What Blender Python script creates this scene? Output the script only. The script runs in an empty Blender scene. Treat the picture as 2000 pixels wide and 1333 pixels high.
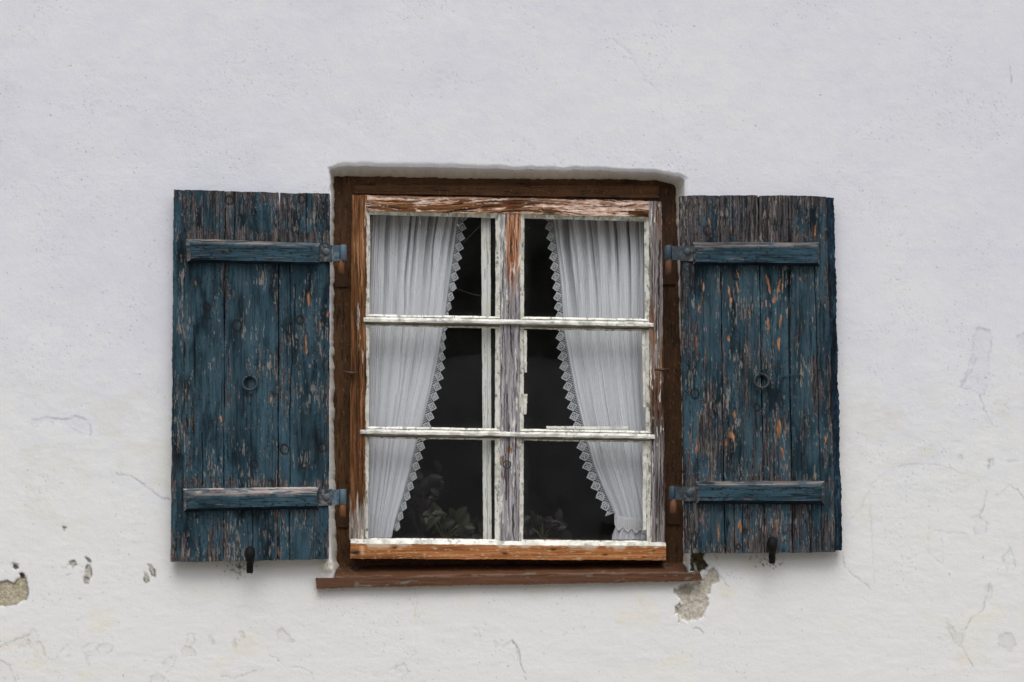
import bpy, math, random
import numpy as np
from mathutils import Vector, Euler
S = bpy.context.scene
R = math.radians
# ---------------------------------------------------------------- camera
YAW, PITCH, DIST, EYE, F = R(3.0), R(7.0), 6.0, 1.60, 4000.0
CAM = Vector((-DIST * math.tan(YAW), -DIST, EYE))
cd = bpy.data.cameras.new('camera'); cam = bpy.data.objects.new('camera', cd)
S.collection.objects.link(cam)
cam.location = CAM; cam.rotation_euler = Euler((math.pi / 2 + PITCH, 0, -YAW), 'XYZ')
cd.lens = 72; cd.sensor_width = 36; cd.clip_end = 2000; cd.clip_start = 0.05
S.camera = cam
ROT = np.array(cam.rotation_euler.to_matrix())
# ---------------------------------------------------------------- world, sun, exposure
SUN_EL, SUN_AZ = R(58), R(-12)
w = bpy.data.worlds.new('World'); S.world = w; w.use_nodes = True
nt = w.node_tree; bg = nt.nodes['Background']
sky = nt.nodes.new('ShaderNodeTexSky'); sky.sky_type = 'NISHITA'; sky.sun_disc = False
sky.sun_elevation = SUN_EL; sky.sun_rotation = math.pi + SUN_AZ
sky.air_density = 1.0; sky.dust_density = 4.0; sky.ozone_density = 1.0
hs = nt.nodes.new('ShaderNodeHueSaturation'); hs.inputs['Saturation'].default_value = 0.22
nt.links.new(sky.outputs[0], hs.inputs['Color']); nt.links.new(hs.outputs[0], bg.inputs[0])
bg.inputs[1].default_value = 0.124
sl = bpy.data.lights.new('sun', 'SUN'); so = bpy.data.objects.new('sun', sl); S.collection.objects.link(so)
sl.energy = 0.98; sl.angle = R(36); sl.color = (1.0, 0.985, 0.965)
so.rotation_euler = (math.pi / 2 - SUN_EL, 0, SUN_AZ); so.location = (0, -5, 8)
S.view_settings.view_transform = 'Standard'; S.view_settings.look = 'None'
S.view_settings.gamma = 1; S.view_settings.use_curve_mapping = False
S.view_settings.exposure = 0.06
S.cycles.max_bounces = 10; S.cycles.transparent_max_bounces = 16

# ---------------------------------------------------------------- helpers
def P(u, v, y):
    """point on the plane at depth y that a photo pixel (u, v) looks at"""
    u = np.asarray(u, float); v = np.asarray(v, float); y = np.asarray(y, float)
    u, v, y = np.broadcast_arrays(u, v, y)
    d = np.stack([(u - 1000) / F, (666.5 - v) / F, -np.ones_like(u)], -1) @ ROT.T
    t = (y - CAM.y) / d[..., 1]
    return d * t[..., None] + np.array(CAM)
PXM = DIST / F                                   # metres per photo pixel near the wall

def hsh(ix, iy, s):
    h = (ix.astype(np.int64) * 374761393 + iy.astype(np.int64) * 668265263 + s * 974711) & 0xffffffff
    h = ((h ^ (h >> 13)) * 1274126177) & 0xffffffff
    h = ((h ^ (h >> 16)) * 2246822519) & 0xffffffff
    return ((h ^ (h >> 15)) & 0xffffff) / float(0xffffff)
def vn(x, y, s=0):
    x = np.asarray(x, float); y = np.asarray(y, float); x, y = np.broadcast_arrays(x, y)
    ix = np.floor(x); iy = np.floor(y); fx = x - ix; fy = y - iy
    fx = fx * fx * (3 - 2 * fx); fy = fy * fy * (3 - 2 * fy)
    a = hsh(ix, iy, s); b = hsh(ix + 1, iy, s); c = hsh(ix, iy + 1, s); d = hsh(ix + 1, iy + 1, s)
    return (a * (1 - fx) + b * fx) * (1 - fy) + (c * (1 - fx) + d * fx) * fy
def fb(x, y, s=0, o=4):
    t = 0; a = 1; n = 0
    for i in range(o):
        t = t + a * vn(x * 2 ** i + 17.3 * i, y * 2 ** i - 9.1 * i, s + i * 31); n += a; a *= .55
    return np.clip((t / n - .5) * 1.7 + .5, 0, 1)
def ss(a, b, x):
    t = np.clip((x - a) / (b - a), 0, 1); return t * t * (3 - 2 * t)
def ramp(t, stops):
    ps = [s[0] for s in stops]
    return np.stack([np.interp(t, ps, [s[1][k] for s in stops]) for k in range(3)], -1)
def mix(a, b, f):
    a = np.asarray(a, float); b = np.asarray(b, float); f = np.asarray(f)[..., None]
    return a * (1 - f) + b * f
def lin(c, gain=1.0):
    c = np.clip(np.asarray(c, float) / 255., 0, 1)
    l = np.where(c <= .04045, c / 12.92, ((c + .055) / 1.055) ** 2.4)
    return np.clip(l * gain, 0, .9)
def poly_sdf(X, Y, pts):
    """signed distance (px), negative inside"""
    d = np.full(X.shape, 1e9); ins = np.zeros(X.shape, bool); n = len(pts)
    for i in range(n):
        x0, y0 = pts[i]; x1, y1 = pts[(i + 1) % n]
        ex, ey = x1 - x0, y1 - y0; L = ex * ex + ey * ey + 1e-9
        t = np.clip(((X - x0) * ex + (Y - y0) * ey) / L, 0, 1)
        d = np.minimum(d, np.hypot(X - x0 - t * ex, Y - y0 - t * ey))
        c = ((y0 > Y) != (y1 > Y)) & (X < (x1 - x0) * (Y - y0) / (y1 - y0 + 1e-12) + x0)
        ins ^= c
    return np.where(ins, -d, d)
def line_dist(X, Y, pts):
    d = np.full(X.shape, 1e9)
    for (x0, y0), (x1, y1) in zip(pts[:-1], pts[1:]):
        ex, ey = x1 - x0, y1 - y0; L = ex * ex + ey * ey + 1e-9
        t = np.clip(((X - x0) * ex + (Y - y0) * ey) / L, 0, 1)
        d = np.minimum(d, np.hypot(X - x0 - t * ex, Y - y0 - t * ey))
    return d

class MB:
    def __init__(s): s.v = []; s.f = []; s.c = []; s.n = 0
    def add(s, v, f, c):
        v = np.asarray(v, float).reshape(-1, 3); f = np.asarray(f, int).reshape(-1, 4)
        c = np.broadcast_to(np.asarray(c, float), (len(v), 3))
        s.v.append(v); s.f.append(f + s.n); s.c.append(c); s.n += len(v)
    def grid(s, v, c, mask=None):
        a, b = v.shape[:2]; i = np.arange(a * b).reshape(a, b)
        f = np.stack([i[:-1, :-1], i[:-1, 1:], i[1:, 1:], i[1:, :-1]], -1)
        f = f[mask] if mask is not None else f.reshape(-1, 4)
        s.add(v.reshape(-1, 3), f, np.asarray(c).reshape(-1, 3))
    def build(s, name, mat, parent=None, origin=None):
        v = np.concatenate(s.v); f = np.concatenate(s.f); c = np.concatenate(s.c)
        if origin is None: origin = parent_origin(parent)
        o = np.array(origin, float); v = v - o
        me = bpy.data.meshes.new(name)
        tri = f[:, 3] == f[:, 2]
        if tri.any():
            me.from_pydata(v.tolist(), [], [list(q[:3]) if q[3] == q[2] else list(q) for q in f.tolist()])
        else:
            me.vertices.add(len(v)); me.vertices.foreach_set('co', v.ravel())
            me.loops.add(f.size); me.loops.foreach_set('vertex_index', f.ravel())
            me.polygons.add(len(f)); me.polygons.foreach_set('loop_start', np.arange(0, f.size, 4))
            me.update(calc_edges=True)
        me.polygons.foreach_set('use_smooth', np.ones(len(me.polygons), bool))
        at = me.color_attributes.new('Col', 'FLOAT_COLOR', 'POINT')
        at.data.foreach_set('color', np.concatenate([c, np.ones((len(c), 1))], 1).ravel())
        me.validate(); me.update()
        me.materials.append(mat)
        ob = bpy.data.objects.new(name, me); S.collection.objects.link(ob)
        if parent: ob.parent = parent
        else: ob.location = origin
        ob['_o'] = list(map(float, o))
        return ob
ORI = {}
def parent_origin(p):
    return (0, 0, 0) if p is None else ORI[p.name]
def thing(name, label, cat, loc, group=None):
    o = bpy.data.objects.new(name, None); o.empty_display_size = .1; S.collection.objects.link(o)
    o.location = loc; ORI[o.name] = tuple(loc); o['label'] = label; o['category'] = cat
    if group: o['group'] = group
    return o
def part(mb, name, mat, parent, label=None):
    """a part's mesh keeps the origin of its thing"""
    o = mb.build(name, mat, parent, ORI[parent.name]); del o['_o']
    ORI[o.name] = ORI[parent.name]
    if label: o['label'] = label
    return o
def alone(mb, name, mat, label, cat, origin, group=None):
    o = mb.build(name, mat, None, origin); del o['_o']; ORI[o.name] = tuple(origin)
    o['label'] = label; o['category'] = cat
    if group: o['group'] = group
    return o
def struct(mb, name, mat):
    o = mb.build(name, mat, None, (0, 0, 0)); del o['_o']; ORI[o.name] = (0, 0, 0); o['kind'] = 'structure'; return o

def wob(p, amp, seed):
    """small hand-made unevenness of an outline, a function of place"""
    x, z = p[..., 0] * 1000, p[..., 2] * 1000
    q = p.copy()
    q[..., 0] += amp * (fb(x / 60, z / 60, seed) - .5 + .6 * (fb(x / 9, z / 9, seed + 5, 2) - .5))
    q[..., 2] += amp * (fb(x / 60, z / 60, seed + 9) - .5 + .6 * (fb(x / 9, z / 9, seed + 14, 2) - .5))
    return q
def bil(c, nu, nv):
    c = np.asarray(c, float); a = np.linspace(0, 1, nu)[None, :, None]; b = np.linspace(0, 1, nv)[:, None, None]
    return (c[0] * (1 - a) + c[1] * a) * (1 - b) + (c[3] * (1 - a) + c[2] * a) * b
def patch(mb, px, p3, cf, hf=None, ru=2., rv=2., wb=0.001, ws=0):
    """grid between four corners TL TR BR BL; px their photo coordinates, p3 their places"""
    px = np.asarray(px, float); p3 = np.asarray(p3, float)
    lu = max(np.linalg.norm(p3[1] - p3[0]), np.linalg.norm(p3[2] - p3[3])) / PXM
    lv = max(np.linalg.norm(p3[3] - p3[0]), np.linalg.norm(p3[2] - p3[1])) / PXM
    nu = max(2, int(lu / ru) + 1); nv = max(2, int(lv / rv) + 1)
    uv = bil(px, nu, nv); p = bil(p3, nu, nv); U, V = uv[..., 0], uv[..., 1]
    p = wob(p, wb, ws)
    if hf is not None:
        n = np.cross(p3[1] - p3[0], p3[3] - p3[0]); n /= np.linalg.norm(n) + 1e-12
        if n[1] > 0: n = -n
        h = hf(U, V)
        if nu > 2 and nv > 2:
            e = np.ones_like(h); e[0] = e[-1] = 0; e[:, 0] = e[:, -1] = 0; h = h * e
        p = p + h[..., None] * n
    mb.grid(p, lin(cf(U, V), GAIN))
def block(mb, q, yf, yb, cf, hf=None, back=None, front=True, sides=True, ru=2., rv=2., wb=.001, ws=0, scf=None):
    """front quad q (px) at depth yf, sides going back to depth yb (to quad 'back' if given)"""
    f3 = P([a[0] for a in q], [a[1] for a in q], yf)
    if back is None: b3 = f3.copy(); b3[:, 1] = yb; bq = q
    else: b3 = P([a[0] for a in back], [a[1] for a in back], yb); bq = back
    if front: patch(mb, q, f3, cf, hf, ru, rv, wb, ws)
    if sides:
        for i in range(4):
            j = (i + 1) % 4
            patch(mb, [q[i], q[j], bq[j], bq[i]], [f3[i], f3[j], b3[j], b3[i]], scf or cf, None, ru, rv, wb, ws)
GAIN = 1 / .84
def flat(c): return lambda U, V: np.broadcast_to(np.array(c, float), U.shape + (3,)) * (0.93 + .14 * fb(U / 7, V / 7, 3, 2))[..., None]

def frame(d):
    d = np.array(d, float); d /= np.linalg.norm(d); a = np.array([0, 0, 1.]) if abs(d[2]) < .9 else np.array([1., 0, 0])
    u = np.cross(d, a); u /= np.linalg.norm(u); return u, np.cross(d, u)
def tube(mb, pts, r, c, n=10, caps=True, noise=0.):
    """round bar along 3-D points, radius may vary"""
    pts = [np.array(p, float) for p in pts]; k = len(pts); r = [r] * k if np.isscalar(r) else list(r)
    if caps:
        e0 = (pts[0] - pts[1]); e0 /= np.linalg.norm(e0) + 1e-9; e1 = (pts[-1] - pts[-2]); e1 /= np.linalg.norm(e1) + 1e-9
        pts = [pts[0]] + pts + [pts[-1]]; r = [r[0] * .02] + r + [r[-1] * .02]; k += 2
    rings = []; u = w_ = None
    for i in range(k):
        d = pts[min(i + 1, k - 1)] - pts[max(i - 1, 0)]
        if np.linalg.norm(d) < 1e-9: d = np.array([0, 0, 1.])
        if u is None: u, w_ = frame(d)
        else:
            d = d / np.linalg.norm(d); u = u - d * (u @ d)
            u /= np.linalg.norm(u) + 1e-9; w_ = np.cross(d, u)
        a = np.linspace(0, 2 * math.pi, n + 1)
        rr = r[i] * (1 + noise * (hsh(np.arange(n + 1) % n, np.full(n + 1, i), 7) - .5))
        rings.append(pts[i] + (np.cos(a) * rr)[:, None] * u + (np.sin(a) * rr)[:, None] * w_)
    v = np.array(rings); mb.grid(v, np.broadcast_to(lin(c, GAIN), v.shape))
def ring(mb, c, Rr, r, col, tilt=0.35, n=32):
    c = np.array(c, float); a = np.linspace(0, 2 * math.pi, n + 1)
    pts = [c + np.array([math.sin(t) * Rr, -math.sin(tilt) * Rr * (1 - math.cos(t)) * .5 , math.cos(t) * Rr * math.cos(tilt)]) for t in a]
    tube(mb, pts, r, col, 10, False)
def dome(mb, c, r, h, col, n=14):
    """flattened bolt head facing the street"""
    c = np.array(c, float); rows = []
    for k in range(6):
        t = k / 5 * math.pi / 2; a = np.linspace(0, 2 * math.pi, n + 1)
        rows.append(np.stack([c[0] + r * math.cos(t) * np.cos(a), np.full(n + 1, c[1] - h * math.sin(t)), c[2] + r * math.cos(t) * np.sin(a)], -1))
    v = np.array(rows); mb.grid(v, np.broadcast_to(lin(col, GAIN), v.shape))

# ---------------------------------------------------------------- materials
def newmat(name):
    m = bpy.data.materials.new(name); m.use_nodes = True; t = m.node_tree
    return m, t, t.nodes['Principled BSDF'], t.nodes, t.links
def mat_vc(name, rough=.8, spec=.3, bump=.0004, scale=(400, 400, 400), var=.18, metal=0., detail=6, rvar=0.0):
    m, t, b, N, L = newmat(name)
    a = N.new('ShaderNodeAttribute'); a.attribute_name = 'Col'
    tc = N.new('ShaderNodeTexCoord'); mp = N.new('ShaderNodeMapping'); mp.inputs['Scale'].default_value = scale
    L.new(tc.outputs['Object'], mp.inputs[0])
    nz = N.new('ShaderNodeTexNoise'); nz.inputs['Scale'].default_value = 1; nz.inputs['Detail'].default_value = detail
    nz.inputs['Roughness'].default_value = .6
    L.new(mp.outputs[0], nz.inputs['Vector'])
    mr = N.new('ShaderNodeMapRange'); mr.inputs[1].default_value = .25; mr.inputs[2].default_value = .75
    mr.inputs[3].default_value = 1 - var; mr.inputs[4].default_value = 1 + var
    L.new(nz.outputs[0], mr.inputs[0])
    mu = N.new('ShaderNodeVectorMath'); mu.operation = 'SCALE'
    L.new(a.outputs['Color'], mu.inputs[0]); L.new(mr.outputs[0], mu.inputs['Scale'])
    L.new(mu.outputs[0], b.inputs['Base Color'])
    bp = N.new('ShaderNodeBump'); bp.inputs['Distance'].default_value = bump; bp.inputs['Strength'].default_value = 1
    L.new(nz.outputs[0], bp.inputs['Height']); L.new(bp.outputs[0], b.inputs['Normal'])
    b.inputs['Roughness'].default_value = rough; b.inputs['Specular IOR Level'].default_value = spec
    b.inputs['Metallic'].default_value = metal
    return m
M_wall = mat_vc('lime_plaster', .95, .1, .0006, (170, 170, 170), .035, detail=8)
M_woodV = mat_vc('weathered_wood_upright', .78, .14, .0007, (700, 700, 25), .25)
M_woodH = mat_vc('weathered_wood_level', .78, .14, .0007, (25, 700, 700), .25)
M_brown = mat_vc('old_brown_paint', .6, .22, .0006, (180, 180, 60), .15)
M_iron = mat_vc('painted_iron', .55, .5, .0005, (500, 500, 500), .2)
M_black = mat_vc('black_iron', .7, .25, .0008, (400, 400, 400), .3)
M_leaf = mat_vc('plant_leaf', .5, .4, .0004, (100, 100, 100), .2)
M_rough = mat_vc('rough_surface', .9, .1, .002, (60, 60, 60), .2)
M_cream = mat_vc('cream_gloss_paint', .45, .4, .0003, (200, 200, 60), .05)
M_web = mat_vc('spider_silk', .6, .3, 0, (10, 10, 10), 0)

def mat_cloth(name, transl=.3, transp=.1):
    m, t, b, N, L = newmat(name)
    out = N['Material Output']; a = N.new('ShaderNodeAttribute'); a.attribute_name = 'Col'
    tc = N.new('ShaderNodeTexCoord')
    wv = N.new('ShaderNodeTexNoise'); mp = N.new('ShaderNodeMapping'); mp.inputs['Scale'].default_value = (900, 900, 120)
    L.new(tc.outputs['Object'], mp.inputs[0]); L.new(mp.outputs[0], wv.inputs['Vector']); wv.inputs['Scale'].default_value = 1
    mp2 = N.new('ShaderNodeMapping'); mp2.inputs['Scale'].default_value = (90, 90, 900)
    w2 = N.new('ShaderNodeTexNoise'); w2.inputs['Scale'].default_value = 1
    L.new(tc.outputs['Object'], mp2.inputs[0]); L.new(mp2.outputs[0], w2.inputs['Vector'])
    ad = N.new('ShaderNodeMath'); ad.operation = 'ADD'; L.new(wv.outputs[0], ad.inputs[0]); L.new(w2.outputs[0], ad.inputs[1])
    mr = N.new('ShaderNodeMapRange'); mr.inputs[1].default_value = .6; mr.inputs[2].default_value = 1.4; mr.inputs[3].default_value = .9; mr.inputs[4].default_value = 1.1
    L.new(ad.outputs[0], mr.inputs[0])
    sc = N.new('ShaderNodeVectorMath'); sc.operation = 'SCALE'; L.new(a.outputs['Color'], sc.inputs[0]); L.new(mr.outputs[0], sc.inputs['Scale'])
    L.new(sc.outputs[0], b.inputs['Base Color']); b.inputs['Roughness'].default_value = .95; b.inputs['Specular IOR Level'].default_value = .05
    tr = N.new('ShaderNodeBsdfTranslucent'); L.new(sc.outputs[0], tr.inputs[0])
    m1 = N.new('ShaderNodeMixShader'); m1.inputs[0].default_value = transl
    L.new(b.outputs[0], m1.inputs[1]); L.new(tr.outputs[0], m1.inputs[2])
    tp = N.new('ShaderNodeBsdfTransparent'); m2 = N.new('ShaderNodeMixShader'); m2.inputs[0].default_value = transp
    if transp > 0:   # sheer cloth lets more through where its colour is darkened for fold shade
        tm = N.new('ShaderNodeMapRange'); tm.inputs[1].default_value = .45; tm.inputs[2].default_value = .82; tm.inputs[3].default_value = .42; tm.inputs[4].default_value = .02
        L.new(a.outputs['Fac'], tm.inputs[0]); L.new(tm.outputs[0], m2.inputs[0])
    L.new(m1.outputs[0], m2.inputs[1]); L.new(tp.outputs[0], m2.inputs[2]); L.new(m2.outputs[0], out.inputs[0])
    return m
M_cloth = mat_cloth('sheer_cotton', .08, .12)
M_lace = mat_cloth('crochet_lace', .15, .0)

def mat_glass():
    m, t, b, N, L = newmat('old_window_glass')
    N.remove(b); out = N['Material Output']
    tc = N.new('ShaderNodeTexCoord'); nz = N.new('ShaderNodeTexNoise'); nz.inputs['Scale'].default_value = 7; nz.inputs['Detail'].default_value = 1
    L.new(tc.outputs['Object'], nz.inputs['Vector'])
    bp = N.new('ShaderNodeBump'); bp.inputs['Distance'].default_value = .0004; L.new(nz.outputs[0], bp.inputs['Height'])
    gl = N.new('ShaderNodeBsdfGlossy'); gl.inputs['Roughness'].default_value = .015; L.new(bp.outputs[0], gl.inputs['Normal'])
    tp = N.new('ShaderNodeBsdfTransparent'); tp.inputs[0].default_value = (.975, .985, .98, 1)
    fr = N.new('ShaderNodeFresnel'); fr.inputs[0].default_value = 1.5
    mu = N.new('ShaderNodeMath'); mu.operation = 'MULTIPLY'; mu.inputs[1].default_value = 1.5; L.new(fr.outputs[0], mu.inputs[0])
    m1 = N.new('ShaderNodeMixShader'); L.new(mu.outputs[0], m1.inputs[0]); L.new(tp.outputs[0], m1.inputs[1]); L.new(gl.outputs[0], m1.inputs[2])
    # dust lying on the pane
    a = N.new('ShaderNodeAttribute'); a.attribute_name = 'Col'
    n2 = N.new('ShaderNodeTexNoise'); n2.inputs['Scale'].default_value = 260; n2.inputs['Detail'].default_value = 3
    L.new(tc.outputs['Object'], n2.inputs['Vector'])
    r2 = N.new('ShaderNodeMapRange'); r2.inputs[1].default_value = .68; r2.inputs[2].default_value = .8; r2.inputs[3].default_value = .0; r2.inputs[4].default_value = .3
    L.new(n2.outputs[0], r2.inputs[0])
    ad = N.new('ShaderNodeMath'); ad.operation = 'ADD'; L.new(a.outputs['Fac'], ad.inputs[0]); L.new(r2.outputs[0], ad.inputs[1])
    df = N.new('ShaderNodeBsdfDiffuse'); df.inputs[0].default_value = (.5, .5, .48, 1)
    m2 = N.new('ShaderNodeMixShader'); L.new(ad.outputs[0], m2.inputs[0]); L.new(m1.outputs[0], m2.inputs[1]); L.new(df.outputs[0], m2.inputs[2])
    L.new(m2.outputs[0], out.inputs[0])
    return m
M_glass = mat_glass()

# ---------------------------------------------------------------- ground and the farmhouse across the yard
GAIN = 1.0
g = MB()
xs = np.concatenate([[-400, -150, -60], np.linspace(-25, 25, 60), [60, 150, 400]])
GX, GY = np.meshgrid(xs, xs)
g.grid(np.stack([GX, GY, .03 * (fb(GX / 4, GY / 4, 3) - .5)], -1), lin(ramp(fb(GX / 3, GY / 3, 5), [(0, (120, 116, 108)), (1, (150, 146, 136))])))
struct(g, 'ground', M_rough)

def wbox(mb, x0, x1, y0, y1, z0, z1, c, n=2):
    c = lin(c); X = [x0, x1]; 
    v = np.array([[x, y, z] for x in (x0, x1) for y in (y0, y1) for z in (z0, z1)])
    mb.add(v, [[0, 1, 3, 2], [4, 6, 7, 5], [0, 4, 5, 1], [2, 3, 7, 6], [1, 5, 7, 3], [0, 2, 6, 4]], c)
FY = -26.0
fh = thing('farmhouse', 'farmhouse with grey plastered ground floor and dark timber upper storey across the yard', 'house', (0, FY, 0))
m = MB(); wbox(m, -14, 14, FY - 9, FY, 0, 5.3, (188, 188, 194)); part(m, 'wall', M_rough, fh)
m = MB(); wbox(m, -14.1, 14.1, FY - 9, FY + .1, 5.3, 8.2, (34, 28, 24))
for k in range(70): wbox(m, -14 + k * .4, -13.96 + k * .4, FY + .1, FY + .13, 5.32, 8.18, (28, 22, 19))
part(m, 'upper_storey', M_rough, fh)
m = MB(); m.add([[-15, FY + 1, 7.9], [15, FY + 1, 7.9], [15, FY - 4.5, 12], [-15, FY - 4.5, 12], [-15, FY - 10, 7.9], [15, FY - 10, 7.9],
                 [-15, FY + 1, 7.7], [15, FY + 1, 7.7]], [[0, 1, 2, 3], [3, 2, 5, 4], [6, 7, 1, 0], [6, 7, 5, 4]], lin((70, 50, 44)))
part(m, 'roof', M_rough, fh)
for wx in (-11, -7, -1.9, 3.4, 7, 11):
    for wz in (1.2,):
        m = MB(); wbox(m, wx - .6, wx + .6, FY, FY + .05, wz, wz + 1.5, (14, 15, 18)); wn = part(m, 'window', M_iron, fh)
        m = MB()
        for a in (-.64, -.03, .58): wbox(m, wx + a, wx + a + .06, FY + .05, FY + .09, wz - .02, wz + 1.52, (60, 52, 44))
        m_ = m; wbox(m_, wx - .7, wx + .7, FY, FY + .18, wz - .1, wz - .03, (110, 108, 104)); part(m_, 'window_frame', M_rough, wn)

# ---------------------------------------------------------------- room behind the window
RL, RR, RF, RC, RB = -1.7, 1.9, .9, 3.15, 3.6
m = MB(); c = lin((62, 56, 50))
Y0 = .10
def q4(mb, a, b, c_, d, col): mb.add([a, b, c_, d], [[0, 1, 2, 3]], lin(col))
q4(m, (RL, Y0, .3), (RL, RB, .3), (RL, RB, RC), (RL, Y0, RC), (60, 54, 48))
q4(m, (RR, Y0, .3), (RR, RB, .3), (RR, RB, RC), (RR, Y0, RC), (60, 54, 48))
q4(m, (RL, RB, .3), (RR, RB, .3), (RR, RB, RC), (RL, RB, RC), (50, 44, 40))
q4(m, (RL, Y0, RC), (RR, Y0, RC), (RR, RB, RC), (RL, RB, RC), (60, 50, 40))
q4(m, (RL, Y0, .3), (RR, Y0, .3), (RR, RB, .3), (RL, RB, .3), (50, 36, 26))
# inner face of the house wall, leaving the window opening
wl, wr, wb_, wt = P(660, 700, .1)[0], P(1325, 700, .1)[0], P(1000, 1112, .1)[2], P(1000, 352, .1)[2]
for (a, b, c_, d) in ((RL, wl, .3, RC), (wr, RR, .3, RC), (wl, wr, .3, wb_), (wl, wr, wt, RC)):
    for yy_ in (Y0, .42): q4(m, (a, yy_, c_), (b, yy_, c_), (b, yy_, d), (a, yy_, d), (70, 66, 60))
for (a, b) in (((wl, wb_), (wl, wt)), ((wr, wb_), (wr, wt)), ((wl, wt), (wr, wt))):
    q4(m, (a[0], Y0, a[1]), (a[0], .42, a[1]), (b[0], .42, b[1]), (b[0], Y0, b[1]), (214, 212, 204))
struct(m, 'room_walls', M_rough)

# ---------------------------------------------------------------- the plastered house wall
def spaced(lo, hi, fine, dense, farlo, farhi):
    a = [lo]
    while a[-1] < hi:
        st = fine
        for (p, q, d) in dense:
            if p <= a[-1] < q: st = d
        a.append(a[-1] + st)
    out = a; st = fine * 2; x = a[0]
    pre = []
    while x > farlo: x -= st; pre.append(x); st *= 1.25
    x = a[-1]; st = fine * 2; post = []
    while x < farhi: x += st; post.append(x); st *= 1.25
    return np.array(pre[::-1] + out + post)
gu = spaced(-30, 2030, 2.2, [(636, 672, .9), (1306, 1350, .9)], -2600, 4600)
gv = spaced(-30, 1365, 2.2, [(318, 372, .9)], -1700, 2230)
U, V = np.meshgrid(gu, gv)
col = ramp(ss(500, 1250, V + 60 * (fb(U / 200, V / 200, 41) - .5)), [(0, (217, 218, 227)), (1, (230, 231, 235))])
col = col * (1 + .03 * (fb(U / 160, V / 160, 11) - .5) + .02 * (fb(U / 22, V / 14, 12) - .5))[..., None]
lowz = ss(560, 900, V + 120 * (fb(U / 90, V / 90, 13) - .5)) * (1 - .55 * ss(400, 700, U) * ss(1500, 1250, U) * ss(1150, 1060, V))
yel = ss(.55, .85, fb(U / 70, V / 55, 15)) * lowz
col = mix(col, col * np.array([.99, .985, .95]), yel)
pk = ss(.6, .85, fb(U / 60, V / 30, 18)) * lowz * ss(1050, 1200, V)
col = mix(col, col * np.array([1.0, .985, .97]), pk * .8)
H = .0018 * (fb(U / 120, V / 90, 21) - .5) + .0005 * (fb(U / 26, V / 12, 22) - .5) * (.35 + lowz) + .0003 * (fb(U / 6, V / 5, 23) - .5)
# coarse grain in drifts
gr = ss(.45, .8, fb(U / 80, V / 80, 25)) + .25
sp = hsh(np.round(U / 2.2), np.round(V / 2.2), 77)
H -= np.where(sp > .93, .0004, 0) * gr
sk = (sp > 1 - .05 * gr ** 2)
col[sk] *= .955
sk = (sp > 1 - .0035 * gr ** 2)
col[sk] *= .86
sk2 = hsh(np.round(U / 3.), np.round(V / 3.), 78) > .99985
col[sk2] *= .78
def region(pts, pad=12):
    x = [p[0] for p in pts]; y = [p[1] for p in pts]
    i0, i1 = np.searchsorted(gu, min(x) - pad), np.searchsorted(gu, max(x) + pad)
    j0, j1 = np.searchsorted(gv, min(y) - pad), np.searchsorted(gv, max(y) + pad)
    return (slice(j0, j1), slice(i0, i1))
def chip(pts, deep, c0, c1, seed=0, amt=1., rag=5., soft=1.5, edge=.0, sc=8.):
    if 30 <= seed < 100: amt *= .34; edge *= .3; deep *= .5
    """flaked or stained area with a ragged outline"""
    r = region(pts); u, v = U[r], V[r]
    d = poly_sdf(u + rag * (fb(u / sc, v / sc, 300 + seed) - .5) * 2, v + rag * (fb(u / sc, v / sc, 340 + seed) - .5) * 2, pts)
    k = ss(soft, -soft, d)
    cc = ramp(.5 * fb(u / 7, v / 7, 380 + seed, 4) + .5 * hsh(np.round(u / 2.2), np.round(v / 2.2), 381 + seed), [(0.15, c0), (.85, c1)])
    col[r] = mix(col[r], cc, k * amt)
    if edge: 
        e = np.exp(-(d / 1.7) ** 2) * ss(.25, .6, fb(u / 14, v / 14, 390 + seed)); col[r] = col[r] * (1 - edge * e)[..., None]
    H[r] -= k * (deep + (deep * .45) * (fb(u / 5, v / 5, 410 + seed) - .5))
def crack(pts, dark=.35, wd=1.4, seed=0, deep=.001):
    r = region(pts, 15); u, v = U[r], V[r]
    d = line_dist(u + 5 * (fb(u / 9, v / 9, 500 + seed) - .5), v + 5 * (fb(u / 9, v / 9, 540 + seed) - .5), pts)
    k = np.exp(-(d / wd) ** 2) * (.45 + .55 * ss(.3, .6, fb(u / 20, v / 20, 560 + seed)))
    col[r] = col[r] * (1 - .5 * dark * k)[..., None]; H[r] -= .6 * deep * k
grey0, grey1 = (168, 167, 160), (198, 197, 190)
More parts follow.
